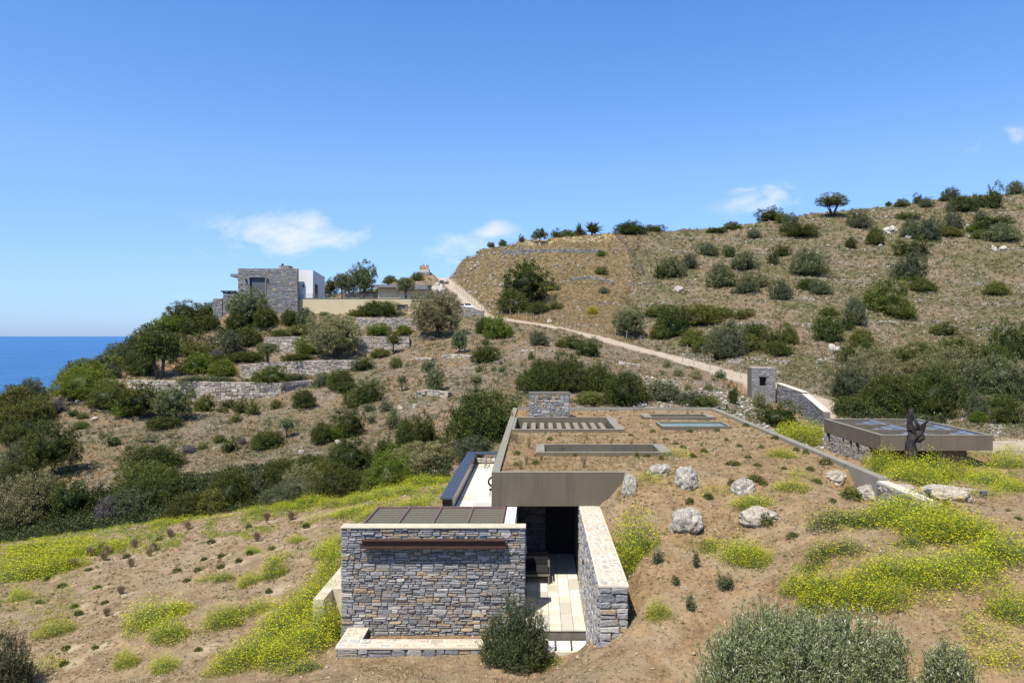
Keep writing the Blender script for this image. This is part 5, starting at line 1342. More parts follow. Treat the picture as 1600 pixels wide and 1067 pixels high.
# (px, py of the foot, width px, height px, kind[, form])
PL = """
281 508 62 28 dark;322 501 26 24 mid;260 522 50 20 bright;294 526 36 24 dark;325 523 34 26 dark;155 558 52 30 mid;125 580 62 34 mid;165 588 54 30 mid;110 606 52 26 mid;182 566 42 22 mid
158 540 30 18 olive;190 563 24 18 grey;205 580 32 26 dark;176 594 22 22 grey;216 590 46 22 dark;120 629 92 42 bright;42 616 40 26 grey;15 640 56 30 mid;48 662 50 34 mid;10 672 50 34 mid;22 622 40 20 mid;85 649 27 16 purple
165 642 72 38 mid;195 655 50 34 bright;315 644 30 22 mid;300 587 48 26 bright;345 590 52 28 bright;300 560 58 17 mid;336 563 26 13 purple;385 546 42 32 dark;375 569 60 15 dark;250 673 58 20 dark
368 522 46 32 dark;412 517 42 32 dark;390 508 40 26 dark;450 513 30 26 dark;435 531 32 15 dark;462 527 38 13 mid;477 556 40 25 bright;590 561 36 14 mid;590 528 38 16 bright;628 528 32 16 bright;583 497 68 26 dark;505 495 15 7 mid;558 497 30 9 mid
500 467 42 9 dark;600 467 42 15 bright;610 445 27 14 mid;651 441 22 14 mid;672 461 26 13 dark;565 582 32 17 dark;462 568 52 13 dark;414 605 52 24 mid;455 597 40 9 grey;340 600 46 9 grey;295 600 40 8 grey;503 606 33 20 grey;530 612 42 32 dark;573 632 40 30 dark;472 640 40 28 dark;430 641 17 14 mid;550 640 30 22 mid;340 572 60 14 dark;650 478 16 10 bright
618 578 20 18 mid;603 646 21 16 grey;576 645 19 13 grey;355 639 23 13 dark;347 646 17 9 mid;374 649 22 20 dark;392 649 22 22 mid;383 626 13 7 dark;580 663 13 13 grey;367 661 18 12 mid
757 523 33 25 dark;778 531 45 28 bright;758 569 46 28 dark;749 583 11 10 mid;771 582 10 8 mid;784 583 14 10 olive;830 564 12 12 mid;783 572 8 6 purple;758 541 13 9 mid
845 616 68 54 dark;895 616 62 50 dark;938 614 44 46 dark;978 636 66 52 dark;820 612 30 28 dark;888 545 40 16 mid;920 558 36 23 dark;843 541 29 20 grey
800 493 52 40 dark;842 493 38 20 dark;868 486 24 12 mid;822 430 22 18 bright;940 432 21 13 mid;939 404 19 9 bright;944 461 17 11 grey;860 459 13 10 yellow;927 493 18 12 yellow;1000 525 12 8 yellow;868 458 16 9 olive
815 380 10 10 dark;786 381 15 13 dark;767 381 11 9 dark;747 385 8 5 dark;868 371 15 12 dark;888 371 34 13 mid;905 369 24 14 dark;985 369 56 23 dark;1022 362 32 11 dark
1120 366 32 9 dark;1148 361 34 13 mid;1180 375 24 16 grey;1205 348 34 18 dark;1224 351 21 18 mid;1236 366 28 27 grey;1254 375 50 19 dark
1109 402 33 19 grey;1141 405 19 18 dark;1033 441 21 23 dark;1051 438 43 33 olive;1077 422 27 21 grey;1132 452 43 35 olive;1164 425 41 27 olive;1180 451 52 22 khaki;1167 461 36 15 grey;1210 416 19 20 dark;1224 403 27 15 dark;1266 434 61 43 olive;1261 457 26 20 dark;1225 471 33 30 grey;1286 463 32 20 grey
1030 498 46 15 mid;1055 531 54 48 dark;1100 512 82 32 mid;1090 542 52 26 mid;1140 561 62 52 grey;1180 536 38 30 dark;1165 500 32 14 mid;1130 500 42 18 mid;1030 533 36 22 mid;1175 551 42 24 mid;1210 544 27 23 dark;1237 541 26 29 mid;1220 560 43 24 dark;1300 538 44 44 dark;1326 520 24 24 dark;1341 512 32 38 grey;1347 541 43 25 mid;1110 552 50 22 mid
1347 360 34 25 grey;1369 387 31 29 mid;1332 390 20 20 dark;1411 325 27 13 mid;1390 322 11 9 dark;1436 320 15 13 dark;1450 327 22 16 grey;1487 317 29 19 grey;1508 334 40 26 dark;1489 336 20 17 grey;1535 326 24 22 dark;1557 328 25 32 dark;1593 304 28 19 olive
1422 347 34 10 mid;1424 375 28 28 grey;1452 379 37 31 grey;1487 374 40 16 mid;1496 360 26 25 grey;1536 346 19 14 grey;1556 365 56 26 dark;1534 376 32 15 mid;1577 381 50 28 olive;1520 366 24 10 bright;1432 403 47 24 dark;1428 401 11 6 yellow;1426 441 46 40 grey;1413 462 12 13 dark;1448 459 39 21 mid;1566 464 43 22 mid;1383 491 58 44 mid;1415 502 44 33 mid;1338 504 26 30 grey;1477 526 36 18 mid;1300 497 34 13 mid
1147 633 18 26 dark;1126 593 17 14 olive;1090 595 18 14 khaki;1042 576 14 12 khaki;1060 590 16 14 khaki;1107 612 14 14 khaki;1075 612 12 14 khaki;1040 630 58 26 grey;1078 634 44 18 grey;1221 671 58 32 dark;1187 640 20 26 khaki;1213 631 17 13 khaki;925 634 46 16 mid;1100 641 50 16 mid
1340 632 66 48 grey;1358 578 64 40 dark;1375 604 66 42 khaki;1400 652 92 66 dark;1455 654 84 66 dark;1440 606 70 40 khaki;1480 612 84 48 khaki;1478 656 44 44 dark;1415 575 46 28 dark;1460 574 56 30 mid;1508 578 52 50 dark;1556 576 48 36 dark;1592 566 54 50 dark;1578 618 88 50 olive;1530 618 40 38 grey;1335 650 44 24 dark
1535 659 32 38 grey;1534 663 32 20 bright;1577 665 48 46 dark;1548 634 36 14 khaki
25 738 64 50 grey;15 766 66 36 dark;35 826 82 76 khaki;100 815 54 50 dark;60 800 50 40 dark;176 699 20 14 dark;199 707 12 9 mid;113 654 13 10 dark;127 657 18 10 mid;124 674 24 12 mid;15 700 44 34 dark
235 748 88 44 dark;225 778 92 46 mid;250 796 80 44 dark;215 806 74 50 dark;195 816 68 50 grey;165 822 44 40 purple;290 820 66 40 dark;326 815 56 42 mid;355 800 66 62 dark;400 790 46 48 grey;430 780 62 60 dark;470 788 60 42 khaki;440 800 60 34 grey;415 706 50 28 dark;356 709 23 18 dark;341 695 19 13 mid;377 698 15 10 purple;293 712 21 13 purple;315 704 19 9 mid
500 698 38 35 dark;543 686 43 39 dark;528 691 34 20 bright;613 673 24 34 olive;632 706 34 48 dark;660 708 40 48 dark;600 730 40 38 dark;537 742 62 44 dark;655 742 86 34 khaki;605 768 68 42 bright;535 782 82 44 dark;500 775 60 40 mid;480 746 52 24 dark;580 782 50 26 mid;745 706 114 90 dark;735 722 62 38 grey;690 735 30 18 grey
"""
TREES = """
248 593 68 78 dark twin m olive;225 656 64 52 dark bush m olive;275 660 56 56 olive bush m olive;360 557 32 42 grey bush m olive;388 508 54 52 olive bush m olive;477 521 32 38 grey bush m olive;523 562 78 68 khaki bush l olive;615 555 22 34 mid lolly s green;534 494 28 45 olive lolly m round;634 488 32 38 olive lolly m round
683 528 76 72 khaki bush l olive;517 464 22 26 dark bush s dark;545 466 24 38 olive bush m olive;568 468 42 52 olive bush m olive;418 583 36 34 olive lolly m olive;540 634 32 36 dark lolly m olive;670 590 21 26 olive bush s olive;681 616 27 40 olive bush m olive;628 614 17 26 olive lolly s olive
718 555 23 36 olive bush s olive;744 614 20 28 olive lolly s olive;822 478 64 62 dark bush m oak;983 530 46 44 olive bush m olive;843 379 27 21 grey bush s olive;1301 341 50 34 olive umbrella l pine;82 744 78 82 dark bush l pine;448 686 24 32 olive lolly s olive
"""
ADJ = {'dark': 'dark green', 'mid': 'green', 'bright': 'bright green', 'olive': 'olive-green', 'khaki': 'khaki-green', 'grey': 'grey-green', 'purple': 'greyish purple', 'yellow': 'yellow-flowered'}
LM = [("stone house block", 418, 455), ("white house block", 478, 440), ("tan garden wall", 590, 478), ("lowest terrace wall", 345, 610), ("second terrace wall", 470, 577), ("third terrace wall", 540, 540), ("topmost terrace wall", 606, 507),
      ("white car", 730, 480), ("skyline umbrella tree", 1301, 325), ("short dry-stone wall", 922, 436), ("windowed gate pillar", 1195, 592), ("solar carport", 1400, 680), ("roof chimney", 858, 630), ("dark deck parapet", 715, 740),
      ("skyline palm", 925, 360), ("big dark oak", 815, 460), ("rocky sea headland", 60, 600), ("young tree in gravel", 448, 670), ("ruined tower", 663, 425), ("netted hill fence", 990, 400), ("white hill rocks", 1560, 389),
      ("pair of curved-wall olives", 676, 600), ("gully tree clump", 230, 770), ("big pine by the gully", 82, 700), ("right skyline bushes", 1520, 315), ("long roadside fence", 1020, 545), ("twin olives under the wall", 250, 640),
      ("white hillside rock", 530, 690), ("right edge thicket", 1560, 600), ("mid-hill round bush", 1426, 420), ("lone bush on gravel", 1140, 435), ("big olive by the road", 683, 495), ("broad khaki olive", 523, 530)]
def relation(px, py):
    best = min(LM, key=lambda l: math.hypot((px - l[1]), (py - l[2]) * 1.3))
    dx, dy = px - best[1], py - best[2]; d = math.hypot(dx, dy)
    if d < 22: r = "beside"
    elif abs(dx) > 1.6 * abs(dy): r = "left of" if dx < 0 else "right of"
    elif abs(dy) > 1.6 * abs(dx): r = "above" if dy < 0 else "below"
    else: r = ("above-left of" if dx < 0 else "above-right of") if dy < 0 else ("below-left of" if dx < 0 else "below-right of")
    return r + " the " + best[0]
ORD = ["first", "second", "third", "fourth", "fifth", "sixth", "seventh", "eighth", "ninth", "tenth"]
NUM = {2: 'two', 3: 'three', 4: 'four', 5: 'five', 6: 'six', 7: 'seven', 8: 'eight', 9: 'nine', 10: 'ten'}
def uniq_labels(items):
    """items: list of (obj, px, py, base text); equal texts get their order from the left"""
    g = {}
    for it in items: g.setdefault(it[3], []).append(it)
    for txt, L in g.items():
        if len(L) == 1: L[0][0]['label'] = txt; continue
        L.sort(key=lambda t: (t[1], t[2]))
        for i, it in enumerate(L):
            if len(L) == 2: pre = ("left one of two: ", "right one of two: ")[i]
            else: pre = "%s from left of %s: " % (ORD[i], NUM.get(len(L), 'many')) if i else "leftmost of %s: " % NUM.get(len(L), 'many')
            it[0]['label'] = pre + txt
    for it in items:
        nw = len(it[0]['label'].split())
        if not 4 <= nw <= 16: print("LABEL", nw, it[0]['label'])
items = []; foot = []
for tok in PL.replace('\n', ';').split(';'):
    t = tok.split()
    if len(t) < 5: continue
    px, py, w, h, kd = float(t[0]), float(t[1]), float(t[2]), float(t[3]), t[4]
    X, Y, Z = hit(px, py - 1, 46); s = Y / F
    size = 's' if w < 26 else 'm' if w < 60 else 'l'
    me = shrub_mesh(kd, size, random.randrange(3))
    o = bpy.data.objects.new(KINDS[kd][2], me); C.objects.link(o)
    W_m, H_m = w * s * .98, h * s * 1.0
    dpt = W_m * random.uniform(.75, 1.0)
    o.location = (X, Y + dpt * .28, ground_z(X, Y + dpt * .28) * .5 + Z * .5 - H_m * .06); o.scale = (W_m, dpt, H_m * 1.03)
    o.rotation_euler = (0, 0, random.choice((-1, 1)) * random.uniform(0, .5) + (math.pi if random.random() < .5 else 0))
    sz = 'tiny' if w < 14 else 'small' if w < 26 else 'medium' if w < 46 else 'broad' if w / h > 2 else 'large'
    if h / w < .5 and sz != 'broad': sz += ' low'
    tag(o, None, 'shrub', ADJ[kd] + ' shrubs on the hills')
    items.append((o, px, py, "%s %s shrub %s" % (sz, ADJ[kd], relation(px, py - h / 2)))); foot.append((X, Y, W_m))
def place_tree(px, py, w, h, kd, form, size, noun, name=None, label=None, rz=None):
    X, Y, Z = hit(px, py - 1, 46); s = Y / F
    src, first = tree_proto(kd, form, size)
    sc = (w * s, w * s * .85, h * s); loc = (X, Y, Z)
    rz = random.uniform(-.5, .5) if rz is None else rz
    if first:
        src.location, src.scale, src.rotation_euler = loc, sc, (0, 0, rz); o = src
    else: o = copy_thing(src, loc, rz, sc)
    return o
for tok in TREES.replace('\n', ';').split(';'):
    t = tok.split()
    if len(t) < 8: continue
    px, py, w, h = map(float, t[:4]); kd, form, size, noun = t[4:]
    o = place_tree(px, py, w, h, kd, form, size, noun, rz=0 if form == 'twin' else None)
    o.name = {'olive': 'olive_tree', 'green': 'green_tree', 'round': 'clipped_tree', 'dark': 'dark_tree', 'oak': 'oak_tree', 'pine': 'pine_tree'}[noun]
    sz = 'small' if w < 26 else 'medium' if w < 50 else 'large'
    fm = {'lolly': 'round-headed', 'twin': 'two-stemmed', 'umbrella': 'flat-topped lone', 'bush': 'bushy'}[form]
    tag(o, None, 'tree', 'olive and other trees on the hills')
    LMsave = LM
    items.append((o, px, py, "%s %s %s %s %s" % (sz, fm, ADJ[kd], "tree" if noun not in ('olive',) else "olive tree", relation(px, py - h / 2))))

# rosette plants: palms on the skyline, agaves by the house
def rosette(name, n, length, width, seed, droop=.6, trunk=0.0):
    rng = random.Random(seed); vs = []; fs = []
    for k in range(n):
        t = rng.uniform(0, 2 * math.pi); el = rng.uniform(.1, 1.4); L = length * rng.uniform(.7, 1.05); pr = None
        for i in range(6):
            f = i / 5; e = el - droop * f * f * 1.3
            r = L * f * math.cos(el) * (1 if droop > .4 else 1.0) + .02; z = trunk + L * (math.sin(el) * f - droop * .5 * f * f)
            wv = width * (1 - f * .85) * (.6 + .8 * math.sin(math.pi * min(1, f + .15)))
            c, s = math.cos(t), math.sin(t); b = len(vs)
            vs += [(r * c - wv * s, r * s + wv * c, z), (r * c + wv * s, r * s - wv * c, z + wv * .3)]
            if i: fs.append((b - 2, b - 1, b + 1, b))
    me = bpy.data.meshes.new(name); me.from_pydata(vs, [], fs)
    a = me.attributes.new('tone', 'FLOAT', 'FACE'); a.data.foreach_set('value', np.random.default_rng(seed).uniform(.1, .9, len(fs)).astype(np.float32))
    return me
for i, (px, py, w, h, lb, mt) in enumerate([(925, 368, 44, 21, "broad spiky palm crown on the skyline of the right hill", 'l_dark'), (905, 367, 20, 21, "narrow dark palm just left of the broad skyline palm", 'l_dark')]):
    X, Y, Z = hit(px, py, 120); s = Y / F
    e = empty('palm', (X, Y, Z)); e.scale = (w * s * .5, w * s * .4, h * s); tag(e, lb, 'palm', 'skyline palms')
    link_mesh('crown', rosette('fronds', 80, 1.25, .10, 5 + i, .5, .2), M[mt], e); MB().tube([(0, 0, -.05), (0, 0, .25)], [.08, .07], 8).build('trunk', M['bark'], e)
for i, (px, py, w, h, lb) in enumerate([(511, 467, 22, 12, "left pale spiky agave beside the hedge near the white house block"), (522, 466, 18, 11, "right pale spiky agave beside the round clipped tree"), (209, 537, 16, 14, "pale spiky agave on the headland slope above the sea")]):
    X, Y, Z = hit(px, py, 80); s = Y / F
    o = link_mesh('agave', rosette('agave', 36, .9, .055, 15 + i, .15, 0), M['l_weed']); o.location = (X, Y, Z); o.scale = (w * s * .5, w * s * .5, h * s); tag(o, lb, 'agave', 'agaves')

# ---- near trees: olive at lower right, young olive by the steps, olive at the left edge
def near_olive(name, X, Y, Z, W, D, H, nst, per, leaf, seed, mat, label, zlo=.12, domes=None, aspect=.22, ball=.4):
    rng = np.random.default_rng(seed); e = empty(name, (X, Y, Z)); tag(e, label, 'tree')
    tw = MB(); tips = []
    domes = domes or [(0, 0, 1, 1)]
    for k in range(nst):
        dm = domes[rng.choice(len(domes), p=np.array([d[2] ** 2 for d in domes]) / sum(d[2] ** 2 for d in domes))]
        d = dirs(1, rng, -.35)[0]; r = rng.uniform(.35, 1.0) ** .6
        lo, hi = zlo * H * dm[3], H * dm[3]; cz = lo + (hi - lo) * ball; 
        p = Vector((dm[0] * W + d[0] * r * W / 2 * dm[2], dm[1] * D + d[1] * r * D / 2 * dm[2], cz + d[2] * r * ((hi - cz) if d[2] > 0 else (cz - lo))))
        tips.append((p, Vector(d)))
    PV = []; TN = []; OUT = []
    for (p, d) in tips:
        dirv = (d * .55 + Vector((0, 0, .9)) + Vector(rng.normal(size=3) * .28)).normalized(); L = rng.uniform(.7, 1.25) * .34
        L = min(L, H * .45); b = p - dirv * L; tw.tube([tuple(b), tuple(p)], [.007, .003], 3, cap=False)
        f = rng.uniform(0, 1, per); c = np.array(b)[None] + np.array(dirv)[None] * (L * 1.15 * f)[:, None] + rng.normal(size=(per, 3)) * .028
        PV.append(c); TN.append(np.clip(rng.normal(.45 + .15 * rng.random(), .28, per), 0, 1)); OUT.append(np.repeat(np.array(dirv)[None], per, 0))
    PV = np.concatenate(PV); TN = np.concatenate(TN); OUT = np.concatenate(OUT)
    V = leaves(PV, leaf, rng, OUT, 1.0, aspect)
    me = new_mesh_np('leaves', V, np.arange(len(V)).reshape(-1, 4), 4, {'tone': ('FACE', TN)})
    link_mesh('crown', me, M[mat], e)
    for k in range(7):
        t = k * .9; q = tips[int(rng.integers(len(tips)))][0] * .8
        tw.tube([(0, 0, -.15), tuple(Vector((q.x * .3, q.y * .3, q.z * .35))), tuple(q)], [.03 * min(2, H), .018 * min(2, H), .006 * min(2, H)], 7)
    tw.build('trunk', M['bark'], e)
    return e
M['l_young'] = m_leaf('leaf_young_olive', (.04, .06, .02), (.19, .23, .10), .3)
X, Y = (1262 - VX) * 11.6 / F, 11.6
near_olive('olive_tree', X, Y + .2, ground_z(X, Y), 3.35, 2.4, 1.62, 3000, 30, .062, 5, 'l_fore', "big silvery olive bush filling the bottom right foreground", zlo=-.05, domes=[(-.02, 0, 1, 1), (.29, .1, .62, 1.06), (-.27, 0, .60, 1.0), (-.12, .2, .6, 1.08), (.12, .1, .6, 1.07), (.40, 0, .42, .92)])
X, Y = (1487 - VX) * 11.3 / F, 11.3
near_olive('olive_tree', X, Y + .1, ground_z(X, Y), .92, .9, 1.15, 320, 28, .058, 6, 'l_fore', "smaller silvery olive bush right of the big foreground olive", zlo=-.05)
near_olive('olive_tree', (803 - VX) * 18.6 / F, 18.6, -8.95, 1.95, 1.6, 2.3, 860, 26, .066, 7, 'l_young', "young dark olive tree standing before the stone front wall and steps", zlo=.04, domes=[(-.02, 0, .62, 1.03), (.24, 0, .52, .90), (-.26, 0, .46, .78), (.04, 0, .85, .62), (.36, 0, .25, .72), (-.40, .1, .22, .55)], aspect=.3)
X, Y = (2 - VX) * 21.5 / F, 21.5
near_olive('olive_tree', X, Y, ground_z(X, Y) - .3, 2.0, 1.8, 2.2, 620, 26, .075, 8, 'l_grey', "dark olive tree cut off by the lower left edge of the picture", zlo=.02, domes=[(0, 0, 1, 1), (.12, 0, .8, .7)], aspect=.3)

for i_, (px, py, w, h, lb) in enumerate([(1027, 882, 20, 26, "leggy green weed right of the mustard by the retaining wall"), (1087, 888, 12, 26, "thin upright green weed on the bare slope below the furrowed boulder"), (1056, 914, 12, 16, "smallest leggy weed on the bare slope, between two taller ones"),
        (1079, 954, 18, 26, "dark leafy weed lowest on the bare slope left of the foreground olive"), (1133, 922, 30, 28, "bushy dark weed with a bent stem above the foreground olive")]):
    X, Y, Z = hit(px, py, 12, 46); s = Y / F
    near_olive('leggy_weed', X, Y, Z - .03, w * s, w * s, h * s, 16 + int(w), 14, .045, 60 + i_, 'l_young', lb, zlo=.1, aspect=.5)['category'] = 'weed'
# ---- mustard: stems with tiny yellow flowers
def mustard_mesh(seed, nf, nl, fs=.022, ls=.055):
    rng = np.random.default_rng(seed)
    d = dirs(nf, rng, 0.0); r = rng.uniform(.55, 1.03, nf) ** .55 * (1 + .13 * np.sin(d[:, 0] * 7 + seed) * np.cos(d[:, 1] * 6))
    P = d * r[:, None]; P[:, :2] += rng.normal(size=(nf, 2)) * .12; P[:, 2] = np.abs(P[:, 2]) * rng.uniform(.45, 1.1, nf) + rng.normal(size=nf) * .09 + .08
    d2 = dirs(nl, rng, 0.0); r2 = rng.uniform(.1, 1.0, nl) ** .5; Q = d2 * r2[:, None]; Q[:, :2] += rng.normal(size=(nl, 2)) * .09; Q[:, 2] = np.abs(Q[:, 2]) * rng.uniform(.6, 1.05, nl)
    sc = np.array([.5, .5, 1]); P = P * sc; Q = Q * sc
    a, b = rot_frames(nf, rng); s = (fs * rng.uniform(.6, 1.4, nf))[:, None]
    VF = np.stack([P - a * s, P + b * s, P + a * s, P - b * s], 1).reshape(-1, 3)
    VL = leaves(Q, ls, rng, np.tile([0, 0, 1.0], (nl, 1)), 1.1, .28)
    tone = np.concatenate([rng.uniform(.7, 1, nf), rng.uniform(.0, .62, nl) * np.clip(.30 + 1.0 * Q[:, 2], .3, 1)])  # leaves darken toward the base, painting in the shade low in the clump
    return np.concatenate([VF, VL]), tone
MUSTM = []
for i in range(4):
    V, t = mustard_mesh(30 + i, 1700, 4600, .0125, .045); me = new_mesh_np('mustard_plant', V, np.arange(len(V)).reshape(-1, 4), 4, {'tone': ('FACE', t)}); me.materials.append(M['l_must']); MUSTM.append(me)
GREENM = []
for i in range(2):
    V, t = mustard_mesh(40 + i, 500, 3200, .016); t = t * np.where(t > .65, 1, .75); me = new_mesh_np('mustard_plant', V, np.arange(len(V)).reshape(-1, 4), 4, {'tone': ('FACE', t)}); me.materials.append(M['l_mgreen']); GREENM.append(me)
SPARSE = []
for i in range(3):
    V, t = mustard_mesh(50 + i, 500, 900, .016, .05); me = new_mesh_np('mustard_plant', V, np.arange(len(V)).reshape(-1, 4), 4, {'tone': ('FACE', t)}); me.materials.append(M['l_must']); SPARSE.append(me)
MU = """
998 880 84 72 f;818 1046 90 22 g;858 1050 50 16 g;986 902 56 44 f;1260 700 60 34 f;1240 690 50 26 f;1275 678 40 22 f;1232 668 36 16 f;1256 672 40 16 f
1310 832 92 30 g;1350 828 60 28 g;1395 826 90 40 f;1440 822 100 46 f;1490 832 90 40 f;1465 850 110 40 f;1505 858 110 44 f;1540 845 60 34 f;1430 862 60 20 g;1555 780 60 16 s;1290 878 60 26 g;1330 872 70 26 g;1275 898 40 14 g
1260 940 70 34 f;1310 948 100 46 f;1370 935 100 44 f;1420 925 100 48 f;1480 925 100 50 f;1530 910 90 46 f;1585 895 90 54 f;1350 965 110 44 f;1400 958 90 40 f;1290 968 70 34 f;1450 945 90 34 s;1560 945 90 40 s;1595 985 80 50 f;1560 1010 90 30 s;1530 1050 100 30 s;1590 1050 80 30 s
1168 885 76 32 f;1190 892 60 28 f;1130 868 60 20 s;1108 864 44 18 g;1030 975 42 30 f;1245 772 60 16 f;1185 800 70 20 f;1225 718 44 14 f;1015 760 60 20 s;1060 718 50 14 s;1120 778 60 16 s;1250 750 40 12 s;1550 872 60 22 s
1390 742 60 34 f;1430 750 70 28 f;1370 730 34 22 f;1465 752 80 36 f;1445 765 100 30 f;1500 752 60 26 f;1535 745 60 20 s;1585 735 60 24 f;1560 762 80 22 f;1590 772 60 20 f;1505 728 50 14 s;1540 718 60 14 s;1590 712 44 14 s
20 912 90 30 f;60 905 80 28 f;100 892 60 20 f;25 890 80 24 f;80 880 80 20 f;130 872 70 16 f;175 865 70 12 f;40 870 90 14 f;110 862 90 12 f;25 942 44 18 f;78 1000 60 24 f;232 985 100 38 f;275 962 50 16 f;255 1012 84 38 f;205 1000 50 24 s;190 1050 46 26 f;250 1055 52 22 f;340 990 60 34 f;365 968 40 20 g;402 964 50 20 f;425 910 42 38 f;386 920 40 20 f;345 912 44 12 g;392 868 26 12 f;462 852 34 11 f;440 880 40 14 s;320 912 40 12 s
515 905 44 40 f;505 935 60 42 f;478 960 70 40 f;515 972 60 50 f;450 985 80 42 f;500 1005 80 54 f;430 1012 90 44 f;465 1030 90 40 f;395 1038 80 38 f;360 1058 80 34 f;430 1052 90 34 f;335 1062 50 24 s;520 1000 40 40 f;470 1055 60 16 g;505 878 50 26 f;525 862 40 20 f;60 1060 60 26 s
250 824 44 10 f;290 820 60 8 s;340 818 60 8 s;400 806 50 12 f;440 800 50 12 f;480 796 60 16 f;515 796 50 14 f;560 790 50 16 f;596 784 44 20 f;630 776 60 14 f;660 762 70 14 f;688 772 50 12 s;640 800 60 14 f;590 812 60 14 f;670 790 50 12 s;545 812 70 12 f;500 818 60 10 s;615 796 80 10 s;655 752 60 8 f;690 757 40 8 f
"""
mcount = 0
for tok in MU.replace('\n', ';').split(';'):
    t = tok.split()
    if len(t) < 5: continue
    px, py, w, h = map(float, t[:4])
    X, Y, Z = hit(px, py - 2, 12, 56); s = Y / F
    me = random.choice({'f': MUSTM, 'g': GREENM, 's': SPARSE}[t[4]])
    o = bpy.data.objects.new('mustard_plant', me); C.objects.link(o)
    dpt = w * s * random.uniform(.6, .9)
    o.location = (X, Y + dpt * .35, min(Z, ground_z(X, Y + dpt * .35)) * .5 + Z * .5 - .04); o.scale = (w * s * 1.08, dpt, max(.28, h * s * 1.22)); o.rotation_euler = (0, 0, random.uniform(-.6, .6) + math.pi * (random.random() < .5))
    tag(o, None, 'mustard plant', 'yellow mustard clumps on the field and roof slope')
    ML = [("front stone wall", 640, 900), ("foreground olive", 1290, 1010), ("furrowed boulder", 1077, 832), ("cream flat boulder", 1193, 818), ("dead tree", 1430, 690), ("long orange-tan boulder", 1490, 775), ("left edge olive", 10, 1020), ("retaining wall end", 960, 915),
          ("dark deck parapet", 690, 760), ("tall pale boulder", 1074, 765), ("brown tussocks", 190, 880), ("gully thicket", 300, 810), ("field's left edge", 10, 880), ("garden spotlights", 1480, 800), ("roof's far parapet", 1240, 680), ("right frame edge", 1590, 900), ("cream side wall", 500, 915), ("planter wall", 530, 1015)]
    SV, LM = LM, ML; rel = relation(px, py - h / 2); LM = SV
    nm = {'f': 'bright yellow flowering', 'g': 'mostly green', 's': 'thin sparse'}[t[4]]
    items.append((o, px, py, "%s mustard clump %s" % (nm, rel)))

# ---- brown tussocks and small green cushions on the field and the roof
def tuft_mesh(seed, n, fan=.35, w=.05, dome=False):
    rng = np.random.default_rng(seed)
    if dome:
        d = dirs(n, rng, 0); P = d * rng.uniform(.5, 1, n)[:, None] * np.array([.5, .5, .85]) ; V = leaves(P, .16, rng, d, .8, .4)
        return V, rng.uniform(0, 1, n)
    t = rng.uniform(0, 2 * np.pi, n); sp = rng.uniform(0, fan, n); L = rng.uniform(.6, 1.0, n)
    b = np.stack([np.cos(t) * .12, np.sin(t) * .12, np.zeros(n)], 1) * rng.uniform(0, 1, n)[:, None]
    tip = b + np.stack([np.cos(t) * sp, np.sin(t) * sp, L], 1); mid_ = (b + tip) / 2 + np.stack([np.zeros(n), np.zeros(n), np.full(n, .06)], 1)
    sd_ = np.stack([-np.sin(t), np.cos(t), np.zeros(n)], 1) * w * .5
    V = np.stack([b - sd_ * .3, mid_ + sd_, tip, mid_ - sd_], 1).reshape(-1, 3)
    return V, rng.uniform(0, 1, n)
V, t = tuft_mesh(1, 220, .50, .035); TUS = new_mesh_np('tussock', V, np.arange(len(V)).reshape(-1, 4), 4, {'tone': ('FACE', t)}); TUS.materials.append(m_leaf('brown_tussock', (.22, .155, .095), (.52, .40, .25), .4))
CUS = []
for i in range(2):
    V, t = tuft_mesh(5 + i, 520, dome=True); me = new_mesh_np('cushion', V, np.arange(len(V)).reshape(-1, 4), 4, {'tone': ('FACE', t)}); me.materials.append(M['l_mid' if i else 'l_dark']); CUS.append(me)
GL = "266 843;211 858;241 864;234 871;159 861;141 871;163 878;167 869;205 888;114 889;84 897;189 931;167 964;294 829;417 816;455 814;402 847"
SMALL = [("brown tussock", TUS, 'tussock', [(float(a.split()[0]), float(a.split()[1]), 11, 17) for a in GL.split(';')], 'grass tuft', 'brown grass tussocks in the left field')]
RT = "806 695 12 24;800 690 12 20;826 702 10 26;846 725 9 22;822 728 12 20;875 685 8 14;917 690 8 14;957 693 8 14;949 688 7 12;912 732 14 22;987 704 10 18;1022 700 9 16;955 710 9 18;933 706 9 16;890 664 9 16;968 668 9 14;862 664 8 16;800 655 8 16;1074 655 9 10;813 735 14 18;1052 800 8 10;1072 792 9 14"
SMALL.append(("straw grass tuft", None, 'dry_grass_tuft', [tuple(map(float, a.split())) for a in RT.split(';')], 'grass tuft', 'straw tufts on the roof'))
GC = "139 893;75 909;97 918;152 920;61 944;117 951;123 961;164 944;103 1015;149 1016;319 876;346 873;345 889;309 894;277 894;292 909;420 926;390 869;425 861;330 851;373 878;389 826;198 873;250 845;478 826;310 1018;100 1040"
RC = "837 726 15 9;806 729 13 7;808 712 12 9;837 714 10 6;859 689 11 6;880 712 10 6;898 714 11 7;995 717 10 12;1011 715 13 7;1033 719 10 7;1067 702 12 7;1100 708 15 7;1084 715 11 6;1040 689 12 6;1078 676 14 7;1056 695 11 5;1145 728 24 11;1106 779 18 10;1143 761 16 12;1078 788 14 12;1183 730 14 8;1180 753 26 13;1193 759 18 8;1290 727 22 12;1276 756 20 9;1266 736 16 7;1212 687 13 8;1244 706 12 9;1259 710 14 10;1099 706 12 7;1169 717 14 8;1082 715 10 8;1330 780 44 22;1195 822 30 22;1240 842 24 12;1302 788 14 8;1155 700 12 6;1135 690 10 6;1190 702 12 6;1120 674 12 6;1165 668 14 7;1020 676 12 6;985 682 9 5;858 641 10 5;1000 640 14 5;1300 705 12 7;1225 735 12 6;1350 762 12 6;1240 908 14 10;1270 905 16 8;1575 800 14 5;1590 812 12 5;1480 790 14 8;1400 752 12 6"
